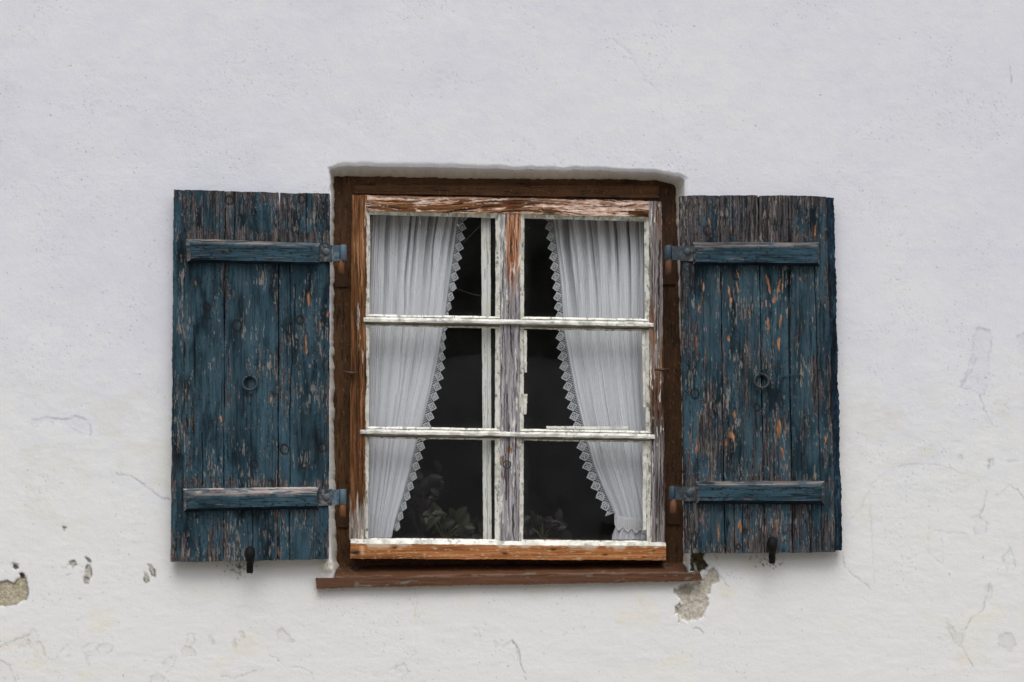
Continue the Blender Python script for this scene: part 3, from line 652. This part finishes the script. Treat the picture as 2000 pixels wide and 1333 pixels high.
block(m, [(694, 1050), (1294, 1055), (1294, 1128), (694, 1128)], CY + .001, CY + .05, cb, bh(860, 80, 8), ru=1.5, rv=1.)
# second step of the head, standing proud
block(m, [(690, 361), (1287, 363), (1287, 387), (690, 378)], CY - .010, CY, ch, bh(845, 60, 6), ru=1.5, rv=1.)
part(m, 'casing', M_brown, win)
# sill
m = MB()
def sillc(U, V):
    c = ramp(fb(U / 120, V / 12, 880), [(0, (78, 52, 36)), (1, (92, 62, 43))])
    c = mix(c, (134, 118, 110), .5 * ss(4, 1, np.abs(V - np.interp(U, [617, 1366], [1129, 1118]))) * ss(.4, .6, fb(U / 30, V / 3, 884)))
    c = mix(c, (108, 108, 104), .7 * ss(.80, .86, .5 * fb(U / 12, V / 5, 885) + .5 * fb(U / 50, V / 9, 886)+.06))
    return mix(c, (66, 42, 32), .35 * ss(.78, .88, fb(U / 40, V / 3, 887)))
fr = [(617, 1129), (1366, 1118), (1372, 1135), (618, 1150)]
bk = [(640, 1108), (1348, 1099), (1350, 1135), (640, 1135)]
F3 = P([a[0] for a in fr], [a[1] for a in fr], -.022)
F3[0, 1] = -.019
topb = P([656, 1338], [1106, 1099], [.080, .080])
wl_, wr_ = P(617, 1126, .004), P(1368, 1116, .004)
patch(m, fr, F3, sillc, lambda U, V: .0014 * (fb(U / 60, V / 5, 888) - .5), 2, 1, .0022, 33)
Fa = F3[0] + (F3[1] - F3[0]) * (36 / 749); Fb = F3[0] + (F3[1] - F3[0]) * (722 / 749)
La, Ra = F3[0].copy(), F3[1].copy(); La[1] = Ra[1] = .02; Lb, Rb = Fa.copy(), Fb.copy(); Lb[1] = Rb[1] = .02
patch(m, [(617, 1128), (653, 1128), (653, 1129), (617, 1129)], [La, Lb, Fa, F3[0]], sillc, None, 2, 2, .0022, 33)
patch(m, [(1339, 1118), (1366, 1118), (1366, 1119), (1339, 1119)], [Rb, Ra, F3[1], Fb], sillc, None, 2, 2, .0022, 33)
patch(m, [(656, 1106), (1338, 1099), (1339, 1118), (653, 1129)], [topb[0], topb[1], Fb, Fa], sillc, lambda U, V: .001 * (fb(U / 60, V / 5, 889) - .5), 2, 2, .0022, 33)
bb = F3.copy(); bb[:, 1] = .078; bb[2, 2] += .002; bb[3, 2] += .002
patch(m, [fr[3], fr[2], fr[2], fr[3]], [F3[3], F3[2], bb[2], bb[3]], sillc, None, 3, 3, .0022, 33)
patch(m, [fr[0], fr[3], fr[3], fr[0]], [F3[0], F3[3], bb[3], La], flat((70, 40, 28)), None, 2, 2, .0022, 33)
patch(m, [fr[1], fr[2], fr[2], fr[1]], [F3[1], F3[2], bb[2], Ra], flat((80, 52, 40)), None, 2, 2, .0022, 33)
part(m, 'sill', M_brown, win)
m = MB(); tube(m, [P(1356, 1100, -.004), P(1360, 1118, -.012)], .005, (120, 120, 120), 8, True, .3); part(m, 'flashing', M_iron, win)

# the sash
SY = .034; GY_ = .050
WHITE = [(.1, (176, 175, 166)), (.5, (212, 211, 203)), (.9, (226, 225, 218))]
GREYW = [(.1, (84, 80, 83)), (.35, (122, 118, 122)), (.6, (152, 149, 154)), (.9, (188, 186, 189))]
RUST = [(.1, (54, 34, 20)), (.4, (92, 60, 36)), (.65, (126, 86, 55)), (.9, (182, 141, 108))]
def wpaint(U, V, s):
    c = ramp(fb(U / 16, V / 16, s), WHITE)
    return c * (1 - .22 * ss(.80, .9, fb(U / 5, V / 5, s + 1)))[..., None]
def c_left(U, V):
    w_ = np.interp(V, [380, 1060], [686, 682]); x = (U - w_) / 30
    g = .75 * wood_streak(V, U + 4 * np.sin(V / 60), 901) + .25 * fb(U / 3, V / 200, 903)
    c = ramp(g, RUST); gc = ramp(g, [(.1, (84, 76, 72)), (.5, (150, 142, 136)), (.9, (200, 192, 184))])
    low = ss(930, 1040, V); k = .42 * fb(U / 2.4, V / 40, 905) + .35 * fb(U / 6, V / 70, 906) + .20 * np.clip(x, 0, 1.2) ** 2 + .22 * low - .06 + .1 * ss(560, 640, V) * ss(760, 660, V)
    c = mix(c, gc, ss(.5, .62, .3 * low + k * .72)); c = mix(c, wpaint(U, V, 910), ss(.68, .76, k) * .85)
    return c * (1 - .5 * ss(.66, .78, fb(U / 1.5, V / 90, 912, 3)))[..., None]
def c_top(U, V):
    yc = np.interp(U, [690, 1290], [396, 409]); tw = (U - 690) / 600
    fl = V + 13 * np.sin(U / 80 + 1) * (1 - .6 * tw) + 6 * fb(U / 60, V / 20, 920)
    g = .6 * fb(U / 70, fl / 2.4, 921) + .4 * fb(U / 120, fl / 5, 922)
    c = ramp(g, RUST)
    k = .5 * fb(U / 60, fl / 3.2, 923) + .3 * fb(U / 16, V / 3, 924) + .2 * fb(U / 60, V / 30, 925) + .09 * tw * ss(1030, 1100, U)
    kn = np.exp(-((U - 1000) / 16) ** 2 - ((V - 402) / 12) ** 2)
    c = mix(c, ramp(fb(U / 9, V / 3, 926), [(.2, (176, 140, 120)), (.6, (208, 180, 164)), (1, (222, 208, 200))]), ss(.49, .57, k - .3 * kn))
    c = mix(c, (92, 50, 30), kn * .6)
    top = ss(7, 2, V - np.interp(U, [690, 1290], [381, 394])); c = mix(c, (176, 150, 138), top * .5)
    return c * (1 - .55 * ss(.68, .78, fb(U / 60, fl / 1.8, 928, 3)))[..., None]
def c_mid(U, V):
    g = wood_streak(V, U, 931); c = ramp(g, GREYW)
    up = ss(590, 500, V + 60 * (fb(U / 8, V / 30, 932) - .5)); c = mix(c, ramp(g, [(.1, (96, 58, 40)), (.4, (150, 104, 78)), (.65, (196, 150, 122)), (.9, (218, 190, 170))]), up * ss(984, 992, U))
    k = .5 * fb(U / 5, V / 50, 933) + .5 * fb(U / 2.5, V / 24, 934) + .10 * ss(990, 975, U) - .04
    c = mix(c, wpaint(U, V, 935), ss(.60, .72, k) * .85)
    br = ss(.7, .8, fb(U / 4, V / 18, 936)) * ss(860, 880, V) * ss(1000, 930, V); c = mix(c, (112, 80, 58), br * .8)
    return c * (1 - .55 * ss(.68, .8, fb(U / 1.6, V / 60, 937, 3)))[..., None]
def c_right(U, V):
    x0 = np.interp(V, [390, 1065], [1266, 1274]); x = (U - x0) / 27
    g = wood_streak(V, U, 941); c = ramp(g, [(.1, (70, 64, 64)), (.5, (128, 121, 121)), (.9, (176, 170, 168))])
    rb = np.clip(ss(1, .3, np.abs(V - 745) / 130) + ss(500, 420, V) * ss(.3, .8, x) * .9 + ss(560, 620, V) * ss(700, 640, V) * ss(.5, .2, x), 0, 1)
    c = mix(c, ramp(g, [(.1, (60, 42, 33)), (.5, (102, 76, 62)), (.9, (160, 130, 112))]), rb * ss(.3, .55, fb(U / 5, V / 50, 942) + .2))
    k = .45 * fb(U / 3, V / 20, 943) + .35 * fb(U / 6, V / 60, 944) + .10 * ss(.4, 0, x)
    c = mix(c, wpaint(U, V, 945), ss(.6, .66, k))
    return c * (1 - .55 * ss(.68, .8, fb(U / 1.6, V / 70, 947, 3)))[..., None]
def c_bar(U, V, y0, y1):
    yy = y0 + (y1 - y0) * (U - 710) / 570; t_ = (V - yy)
    c = wpaint(U, V, 951); g = .6 * fb(U / 50, V / 2, 952) + .4 * fb(U / 20, V / 5, 953)
    k = .65 * fb(U / 60, V / 2.2, 954) + .35 * fb(U / 14, V / 2, 956) + .30 * ss(6, 9, t_) - .12
    return mix(c, ramp(g, GREYW), ss(.62, .78, k) * .6)
def hw(fn, s, ax='v', amp=.0016):
    if ax == 'v': return lambda U, V: amp * (wood_streak(V, U, s) - .5) - amp * ss(.66, .8, fb(U / 1.6, V / 70, s + 6, 3))
    return lambda U, V: amp * (fb(U / 70, V / 2.4, s) - .5)
panes_x = [((722, 718), (968, 964)), ((1025, 1028), (1258, 1264))]
m = MB()
block(m, [(687, 380), (716, 381), (714, 1060), (682, 1056)], SY, CY + .004, c_left, hw(0, 901), ru=1., wb=.003, ws=51)
block(m, [(716, 382), (1267, 393), (1267, 424), (716, 412)], SY + .0015, CY + .004, c_top, hw(0, 921, 'h', .0022), ru=2, rv=.9, wb=.003, ws=52)
block(m, [(1267, 393), (1292, 395), (1299, 1068), (1271, 1068)], SY, CY + .004, c_right, hw(0, 941), ru=1., wb=.003, ws=53)
sash = part(m, 'sash', M_woodV, win)
m = MB(); block(m, [(977, 414), (1017, 416), (1014, 1058), (976, 1058)], SY + .003, CY + .004, c_mid, hw(0, 931), ru=1., wb=.003, ws=54)
part(m, 'mullion', M_woodV, sash)
# white bottom slope and orange rail
m = MB()
def c_rail(U, V):
    yy = np.interp(U, [682, 1300], [1061, 1067]); g = .6 * fb(U / 80, V / 1.8, 961) + .4 * fb(U / 150, V / 5, 962)
    c = ramp(g, [(.1, (108, 66, 38)), (.5, (152, 98, 58)), (.9, (184, 128, 84))])
    k = ss(3 + 13 * ss(.6, .85, fb(U / 60, V * 0, 963)) , 0, V - yy); c = mix(c, (206, 196, 184), k * .85)
    c = mix(c, (196, 176, 150), .7 * ss(.78, .84, fb(U / 10, V / 2, 964)))
    for (x, y, r) in ((985, 1081, 4), (1080, 1073, 3), (770, 1070, 3), (695, 1080, 7), (1181, 1084, 3), (1258, 1089, 2), (1277, 1076, 2)): c = c * (1 - .7 * np.exp(-((U - x) / (r * 1.6)) ** 2 - ((V - y) / r * 1.6) ** 2))[..., None]
    lt = np.exp(-((U - 707) / 4.5) ** 2) * ss(1064, 1068, V) * ss(1088, 1080, V); c = mix(c, (205, 170, 140), lt * .8)
    return c
block(m, [(684, 1062), (1301, 1067), (1301, 1095), (684, 1091)], .004, CY, c_rail, lambda U, V: .001 * (fb(U / 80, V / 1.8, 961) - .5), ru=2, rv=.9, wb=.0022, ws=55)
patch(m, [(684, 1056), (1300, 1062), (1301, 1067), (684, 1062)], np.array([P(684, 1053, SY), P(1300, 1060, SY), P(1301, 1067, .004), P(684, 1062, .004)]), lambda U, V: wpaint(U, V, 965), None, 2, 1, .0022, 55)
part(m, 'bottom_rail', M_woodH, sash)
bars = [((710, 617), (1277, 627), (1277, 641), (710, 632), 617, 627), ((703, 836), (1279, 846), (1279, 859), (703, 850), 836, 846)]
for (a, b, c, d, y0, y1) in bars:
    m = MB(); cb_ = lambda U, V: c_bar(U, V, y0, y1)
    r0, r1 = P(*a, SY + .004), P(*b, SY + .004)
    # moulded bar: sloped top, rounded nose, undercut
    prof = [(0, SY + .010), (5, SY - .003), (6, SY - .006), (11, SY - .0065), (12.5, SY + .001), (18, GY_ - .004)]
    for (o0, ya), (o1, yb) in zip(prof[:-1], prof[1:]):
        q = [(a[0], a[1] + o0), (b[0], b[1] + o0), (b[0], b[1] + o1), (a[0], a[1] + o1)]
        cfn = cb_ if o0 < 11 else (lambda U, V: ramp(fb(U / 30, V / 3, 970), [(.1, (120, 116, 106)), (.9, (176, 173, 160))]))
        patch(m, q, np.array([P(*q[0], ya), P(*q[1], ya), P(*q[2], yb), P(*q[3], yb)]), cfn, None, 2, 1, .0018, 56)
    for (e, s_) in ((a, -1), (b, 1)):
        pts = [P(e[0], e[1] + o, y) for (o, y) in prof]; n_ = len(pts); ctr = P(e[0], e[1] + 10, SY + .012)
        m.add(pts + [ctr], [[i, i + 1, n_, n_] for i in range(n_ - 1)], lin((190, 188, 180), GAIN))
    part(m, 'glazing_bar', M_woodH, sash)
# putty bevels and panes
lx = lambda v: np.interp(v, [420, 1055], [714, 714]); 
cols_x = [(lambda v: np.interp(v, [420, 1055], [715, 711]), lambda v: np.interp(v, [420, 1055], [978, 976])), (lambda v: np.interp(v, [420, 1055], [1016, 1014]), lambda v: np.interp(v, [420, 1055], [1268, 1273]))]
def row(k, u):   # top and bottom of the light openings at photo column u
    return [(np.interp(u, [716, 1270], [411, 424]), np.interp(u, [716, 1270], [618, 627])), (np.interp(u, [716, 1270], [634, 645]), np.interp(u, [716, 1270], [837, 846])), (np.interp(u, [716, 1270], [853, 862]), np.interp(u, [716, 1270], [1056, 1062]))][k]
pane_no = 0
for ci, (fl_, fr_) in enumerate(cols_x):
    for ri in range(3):
        s = 1000 + ci * 40 + ri * 11; vm = [500, 740, 960][ri]
        def corner(uf, top): u = uf(vm); v = row(ri, u)[0 if top else 1]; u = uf(v); return (float(u), float(v))
        o = [corner(fl_, 1), corner(fr_, 1), corner(fr_, 0), corner(fl_, 0)]
        il, ir, it, ib = 8, 10, (9 if ri == 0 else 3), (4 if ri < 2 else 5)
        i_ = [(o[0][0] + il, o[0][1] + it), (o[1][0] - ir, o[1][1] + it), (o[2][0] - ir, o[2][1] - ib), (o[3][0] + il, o[3][1] - ib)]
        m = MB()
        def cput(U, V, s=s, i_=i_):
            c = ramp(fb(U / 14, V / 14, s), [(.1, (184, 183, 172)), (.5, (214, 213, 204)), (.9, (226, 225, 217))])
            c = c * (1 - .35 * ss(.72, .82, fb(U / 4, V / 9, s + 1)))[..., None]
            cor = np.minimum(np.abs(V - i_[0][1]), 30) ; dirt = ss(.5, .8, fb(U / 9, V / 9, s + 2)) * ss(16, 0, cor) * .6
            return mix(c, (140, 140, 116), dirt)
        block(m, i_, GY_ - .001, SY + .003, cput, back=o, front=False, ru=1., rv=2., wb=.0016, ws=s)
        # a flat lip of putty lying on the glass, broken in places
        o3 = P([q[0] for q in i_], [q[1] for q in i_], GY_ - .001)
        part(m, 'putty', M_cream, sash)
        m = MB(); dx, dy = 3, 3
        pq = [(i_[0][0] - dx, i_[0][1] - dy), (i_[1][0] + dx, i_[1][1] - dy), (i_[2][0] + dx, i_[2][1] + dy), (i_[3][0] - dx, i_[3][1] + dy)]
        g3 = P([q[0] for q in pq], [q[1] for q in pq], GY_)
        uv = bil(np.array(pq), 40, 40); p = bil(g3, 40, 40)
        eu = np.minimum(uv[..., 0] - i_[0][0], i_[1][0] - uv[..., 0]); ev = np.minimum(uv[..., 1] - i_[0][1], i_[2][1] - uv[..., 1])
        dust = .006 + .07 * np.exp(-np.clip(np.minimum(eu, ev), 0, 99) / 4) * fb(uv[..., 0] / 10, uv[..., 1] / 10, s + 5) + .012 * fb(uv[..., 0] / 50, uv[..., 1] / 50, s + 6)
        m.grid(p, np.repeat(dust[..., None], 3, -1))
        part(m, 'glass_pane', M_glass, sash)
def chipstrip(q, y, name='putty'):
    m = MB(); block(m, q, y - .004, y, lambda U, V: wpaint(U, V, 990), ru=1, rv=1.5, wb=.002, ws=91); part(m, name, M_cream, sash)
chipstrip([(1067, 833), (1226, 833), (1226, 838), (1068, 838)], GY_)
chipstrip([(1023, 645), (1029, 645), (1029, 727), (1024, 727)], GY_); chipstrip([(1023, 770), (1030, 770), (1028, 810), (1023, 810)], GY_)
chipstrip([(1254, 645), (1260, 645), (1260, 796), (1256, 796)], GY_); chipstrip([(1255, 864), (1263, 864), (1262, 1036), (1256, 1036)], GY_)
m = MB(); pc = P(990, 908, SY); ring(m, pc + np.array([0, -.003, 0]), 7.5 * PXM, .0018, (42, 40, 42), .1); part(m, 'screw_eye', M_iron, sash)
for (x, y, s_) in ((684, 728, -1), (1293, 722, 1)):
    m = MB(); c = (66, 44, 32)
    tube(m, [P(x - 15, y - (2 if s_ < 0 else 0), SY - .012), P(x, y + 1, SY - .016), P(x + 14, y + (1 if s_ < 0 else 0), SY - .012)], [.003, .0048, .0038], c, 10, True, .2)
    tube(m, [P(x + 3, y, SY + .004), P(x + 3, y, SY - .014)], .004, c, 10); part(m, 'turn_catch', M_iron, win)
# pintles and their plates
for (x, y0, y1, py0, py1, c) in ((666, 508, 536, 528, 560, (98, 62, 34)), (669, 984, 1010, 1005, 1030, (104, 68, 36)), (1306, 506, 536, 524, 556, (84, 58, 42)), (1315, 976, 1003, 1000, 1024, (96, 66, 48))):
    m = MB(); p0, p1 = P(x, y0, SF + .003), P(x, y1, SF + .003)
    tube(m, [p0, p1 + (p0 - p1) * .06, p1], [.0092, .0092, .007], c, 16, True, .06)
    pm = p1 * .75 + p0 * .25; q_ = pm.copy(); q_[1] = CY; tube(m, [pm, q_], .0075, (58, 38, 26), 10)
    block(m, [(x - 13, py0 - 8), (x + 14, py0 - 8), (x + 14, py1), (x - 12, py1)], CY - .006, CY, flat((62, 40, 26)), ru=2, rv=2)
    part(m, 'pintle', M_brown, win)

# inner window behind
m = MB(); cc = lambda U, V: ramp(fb(U / 6, V / 40, 1201), [(.1, (226, 223, 214)), (.9, (240, 238, 230))]) * (1 - .25 * ss(.75, .85, fb(U / 2, V / 30, 1202)))[..., None]
for q in ([(940, 400), (951, 400), (951, 1085), (944, 1085)], [(951.5, 400), (958, 400), (960, 1085), (952, 1085)]):
    block(m, q, .075 if q[0][0] < 945 else .072, .10, cc, ru=1, rv=2, wb=.001)
block(m, [(640, 1066), (1340, 1072), (1340, 1100), (640, 1096)], .10, .14, cc)
block(m, [(640, 380), (1340, 380), (1340, 410), (640, 398)], .10, .14, cc)
block(m, [(1244, 400), (1275, 400), (1280, 1085), (1248, 1085)], .17, .2, cc)
part(m, 'inner_frame', M_cream, win)
m = MB(); z0 = P(1000, 1062, .2)[2]
m.add([[wl - .1, .10, z0 - .02], [wr + .1, .10, z0 - .02], [wr + .1, .42, z0 - .02], [wl - .1, .42, z0 - .02]], [[0, 1, 2, 3]], lin((90, 84, 76)))
m.add([[wl - .1, .42, z0 - .06], [wr + .1, .42, z0 - .06], [wr + .1, .42, z0 - .02], [wl - .1, .42, z0 - .02]], [[0, 1, 2, 3]], lin((90, 84, 76)))
part(m, 'inner_window_board', M_brown, win)

# ---------------------------------------------------------------- curtains
def curtain(edge, outer, y0, folds, seed, side, v0=392, v1=1062, nu=240, nv=320):
    """edge: free hem (u by v); outer: the side behind the sash. folds: (phase, freq, depth)"""
    s = np.linspace(0, 1, nu)[None, :]; v = np.linspace(v0, v1, nv)[:, None]
    eu = np.interp(v, [p[1] for p in edge], [p[0] for p in edge]); ou = np.interp(v, [p[1] for p in outer], [p[0] for p in outer])
    Uc = ou + (eu - ou) * s; Vc = v + 0 * s
    rnd = np.random.RandomState(seed); Yc = y0 + .010 * (fb(s * 5, v / 500, seed) - .5) + .004 * (fb(s * 14, v / 300, seed + 1) - .5) + 0 * v
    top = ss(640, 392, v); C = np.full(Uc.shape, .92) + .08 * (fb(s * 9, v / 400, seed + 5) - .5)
    # pleats: each ends in a crease where the cloth turns under
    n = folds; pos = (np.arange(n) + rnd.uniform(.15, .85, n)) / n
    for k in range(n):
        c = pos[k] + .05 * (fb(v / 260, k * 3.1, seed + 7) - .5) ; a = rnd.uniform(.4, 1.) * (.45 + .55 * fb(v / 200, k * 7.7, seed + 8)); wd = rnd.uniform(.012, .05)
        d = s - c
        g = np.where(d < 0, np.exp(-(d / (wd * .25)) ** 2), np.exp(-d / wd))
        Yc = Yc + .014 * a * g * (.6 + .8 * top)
        C = C - a * (.22 + .46 * top) * np.where(d < 0, np.exp(-(d / .004) ** 2), np.exp(-(d / (wd * 1.3)) ** 4))  # fold shade painted into the cloth colour, deeper toward the top
    Yc = Yc + .0016 * np.sin(2 * np.pi * (s * 47 + 2 * fb(s * 6, v / 300, seed + 2)))
    return Uc, Vc, Yc, np.clip(C, .40, .93)
CL_edge = [(896, 392), (892, 430), (886, 470), (880, 520), (873, 570), (868, 620), (862, 650), (853, 700), (842, 750), (832, 790), (822, 832), (812, 865), (800, 920), (786, 970), (772, 1015), (762, 1062)]
CR_edge = [(1078, 392), (1084, 440), (1092, 500), (1098, 560), (1102, 620), (1106, 660), (1114, 710), (1124, 760), (1134, 805), (1146, 855), (1160, 905), (1178, 950), (1194, 985), (1204, 1012), (1202, 1030), (1196, 1045), (1194, 1062)]
def lace(m, edge, y0, side, v0, v1, wid, period, seed):
    """crochet edging: net next to the hem, pierced diamonds along the rim, cut out as real holes"""
    L = np.arange(v0, v1, .8); D = np.arange(-2, wid + 1, .8); Dg, Lg = np.meshgrid(D, L)
    eu = np.interp(Lg, [p[1] for p in edge], [p[0] for p in edge]); sl_ = np.gradient(np.interp(L, [p[1] for p in edge], [p[0] for p in edge]), L)[:, None]
    narrow = np.interp(Lg, *LW[seed])
    Ud = eu + side * Dg * narrow; Vd = Lg + 0.35 * Dg
    half = period / 2; l = (Lg % period) - half; base = wid * .26; ctr = wid * .56; Rr = wid * .44
    dia = np.abs(Dg - ctr) / Rr + np.abs(l) / half
    solid = dia < 1.0
    hole1 = (np.abs(np.abs(Dg - ctr) - 1.6) < .7) & (np.abs(np.abs(l) - 1.6) < .7)
    rim = (dia > .52) & (dia < .64)
    net = (Dg < base + np.abs(l) * .45) & ((((Dg + Lg) % 4.8) < 1.15) | (((Dg - Lg) % 4.8) < 1.15))
    band = Dg < 1.5
    kp = (solid & ~hole1 & ~rim) | net | band
    mask = kp[:-1, :-1]
    yy = y0 + .002 + .006 * (vn(Lg / 60, Lg * 0, seed) - .5)
    m.grid(P(Ud, Vd, yy), np.broadcast_to(lin((212, 214, 220), 1.0), Ud.shape + (3,)), mask)
LW = {1: ([392, 470, 560, 620, 660, 720, 820, 900, 1000, 1062], [.9, 1, .8, .35, .5, .95, 1.0, .85, .6, .5]), 2: ([392, 600, 700, 900, 1010], [1.0, .9, 1.1, 1.2, 1.0])}
CCOL = (196, 197, 206)
m = MB(); U1, V1, Y1, C1 = curtain(CL_edge, [(700, 380), (704, 1070)], .108, 13, 61, 1)
def ccol(U, V, s): return lin(np.array(CCOL, float) * (.97 + .05 * fb(U / 20, V / 60, s))[..., None], 1.0)
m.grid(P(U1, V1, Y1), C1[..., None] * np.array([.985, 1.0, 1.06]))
ct = alone(m, 'curtain', M_cloth, 'sheer white curtain with lace edge behind the left panes, sweeping down to the lower left', 'curtain', tuple(P(760, 1062, .13)), 'white curtains in the window')
m = MB(); lace(m, CL_edge, .110, 1, 395, 1035, 21, 19.5, 1); part(m, 'lace_trim', M_lace, ct)
m = MB()
hemv = [(704, 1036), (740, 1034), (762, 1018)]
L = np.linspace(0, 1, 70)[None, :]; D = np.linspace(0, 1, 36)[:, None]
Ub = 704 + (770 - 704) * L - 4 * D * L; Vb = 1036 - 18 * L ** 2.5 + 30 * D + 0 * L
kp = ((np.floor(L * 35) % 2 == 0) | (np.floor(D * 18) % 2 == 0))
m.grid(P(Ub, Vb, .114 + .004 * np.sin(L * 9) + 0 * D), np.broadcast_to(lin((236, 236, 240), 1.0), Ub.shape + (3,)), kp[:-1, :-1]); part(m, 'hem_lace', M_lace, ct)

m = MB(); U2, V2, Y2, C2 = curtain(CR_edge, [(1285, 380), (1288, 1070)], .108, 13, 83, -1)
waist = np.exp(-((V2 - 1022) / 20) ** 2)
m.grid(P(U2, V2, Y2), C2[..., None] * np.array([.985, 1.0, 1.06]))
ct2 = alone(m, 'curtain', M_cloth, 'sheer white curtain with lace edge behind the right panes, tied back near the sill', 'curtain', tuple(P(1240, 1062, .13)), 'white curtains in the window')
m = MB(); lace(m, CR_edge, .110, -1, 395, 1003, 20, 19.5, 2); part(m, 'lace_trim', M_lace, ct2)
m = MB(); L = np.linspace(0, 1, 110)[None, :]; D = np.linspace(0, 1, 44)[:, None]
Ub = 1200 + 66 * L + 0 * D; zig = np.abs(((L * 66 / 17) % 1) - .5) * 2
Vb = 1004 + 12 * L ** .6 + (20 + 10 * (1 - zig)) * D
kp = ((np.floor(L * 36) % 2 == 0) | (np.floor(D * 15) % 2 == 0) | (D < .1) | (D > .88))
m.grid(P(Ub, Vb, .108 - .006 * np.sin(L * 3.1) + 0 * D), np.broadcast_to(lin((232, 232, 236), 1.0), Ub.shape + (3,)), kp[:-1, :-1]); part(m, 'tie_band', M_lace, ct2)

# ---------------------------------------------------------------- potted plants on the inner board
def plant(u, v, yy, n, h, spread, cols, stemc, label, seed, leafr=.022):
    rnd = random.Random(seed); base = P(u, v, yy); base[2] = z0 - .02
    t = thing('potted_plant', label, 'plant', tuple(base), 'potted plants behind the glass')
    m = MB(); rows = []
    for (r_, z_) in ((.001, 0), (.042, 0), (.056, .085), (.060, .085), (.060, .1), (.052, .1), (.05, .09), (.001, .09)):
        a = np.linspace(0, 2 * math.pi, 25); rows.append(np.stack([base[0] + r_ * np.cos(a), base[1] + r_ * np.sin(a), np.full(25, base[2] + z_ * .35)], -1))
    v_ = np.array(rows); m.grid(v_, np.broadcast_to(lin((120, 66, 44)), v_.shape)); part(m, 'pot', M_rough, t)
    ms, ml = MB(), MB()
    for i in range(n):
        a = rnd.uniform(0, 6.28); hh = h * rnd.uniform(.25, 1); sp = spread * rnd.uniform(.2, 1)
        tip = base + np.array([math.cos(a) * sp, math.sin(a) * sp * .6, .03 + hh]); mid = (base + tip) / 2 + np.array([0, 0, .02])
        tube(ms, [base + np.array([0, 0, .03]), mid, tip], [.002, .0016, .001], stemc, 6)
        for k in range(2):
            c_ = tip + np.array([rnd.uniform(-.01, .01), rnd.uniform(-.01, .01), rnd.uniform(-.015, .01)])
            la = rnd.uniform(0, 6.28); r_ = leafr * rnd.uniform(.6, 1.15); d = np.array([math.cos(la), rnd.uniform(-.5, .1), math.sin(la) * .8]); d /= np.linalg.norm(d)
            nrm = np.array([rnd.uniform(-.5, .5), -1, rnd.uniform(.2, 1.)]); sd = np.cross(d, nrm); sd /= np.linalg.norm(sd); nn = np.cross(sd, d)
            tt_ = np.linspace(0, 1, 8)[:, None]; ww = np.linspace(-1, 1, 5)[None, :]
            wid = np.sin(np.pi * np.clip(tt_ * .93 + .05, 0, 1)) ** .7 * r_ * .62
            pts = c_ + tt_[..., None] * d * r_ * 1.9 + (ww * wid)[..., None] * sd + (np.abs(ww) * wid * .35 - tt_ ** 2 * r_ * .3)[..., None] * nn
            col_ = lin(rnd.choice(cols)); ml.grid(pts, np.broadcast_to(col_, pts.shape))
    part(ms, 'stem', M_leaf, t); part(ml, 'foliage', M_leaf, t)
GR = [(34, 37, 20), (44, 44, 25), (28, 29, 18)]
plant(868, 1040, .19, 15, .085, .075, GR, (90, 84, 50), 'small potted plant with round green leaves behind the lower left pane', 5, .024)
plant(822, 1040, .27, 16, .22, .07, [(20, 12, 12), (18, 13, 12), (22, 14, 13)], (48, 30, 28), 'tall reddish potted plant in the gloom beside the left curtain hem', 6, .026)
plant(938, 1040, .20, 6, .06, .03, GR, (90, 84, 50), 'potted plant with broad yellowish leaves half hidden behind the cream inner post', 7, .03)
plant(1060, 1040, .25, 12, .07, .07, [(25, 23, 14), (22, 22, 14), (28, 20, 15)], (90, 84, 50), 'low potted plant with olive leaves behind the lower right pane', 8, .024)

# ---------------------------------------------------------------- cobweb in the upper left pane
yw = GY_ - .006
cob = thing('cobweb', 'thin torn cobweb stretched over the upper left pane in front of the curtain', 'cobweb', tuple(P(722, 560, yw)))
for pts in ([(724, 428), (765, 421), (800, 430), (822, 436), (812, 448), (775, 475)], [(724, 432), (738, 452), (745, 468), (756, 480), (772, 500)], [(752, 492), (772, 512), (778, 530), (774, 545)], [(722, 470), (750, 440), (800, 423)],
            [(822, 436), (850, 452), (862, 446)], [(862, 446), (826, 478), (780, 510)], [(885, 562), (920, 574), (952, 582), (970, 590)], [(880, 500), (945, 434)], [(722, 556), (760, 566), (775, 600)], [(775, 490), (830, 452), (855, 460), (835, 500)], [(724, 500), (728, 520), (724, 545)]):
    m = MB(); tube(m, [P(x, y, yw + .003 * math.sin(x)) for x, y in pts], .0001 if pts[0][0] > 870 else .00022, (150, 150, 152), 5); part(m, 'strand', M_web, cob)
rnd = random.Random(4)
for (x, y) in ((728, 458), (822, 434), (832, 455), (775, 528), (896, 440), (748, 478), (760, 490)):
    m = MB(); p_ = P(x, y, yw); tube(m, [p_, p_ + np.array([rnd.uniform(-.004, .004), 0, rnd.uniform(-.005, .005)]), p_ + np.array([rnd.uniform(-.006, .006), 0, .003])], .0006, (190, 190, 190), 5); part(m, 'silk_clump', M_web, cob)
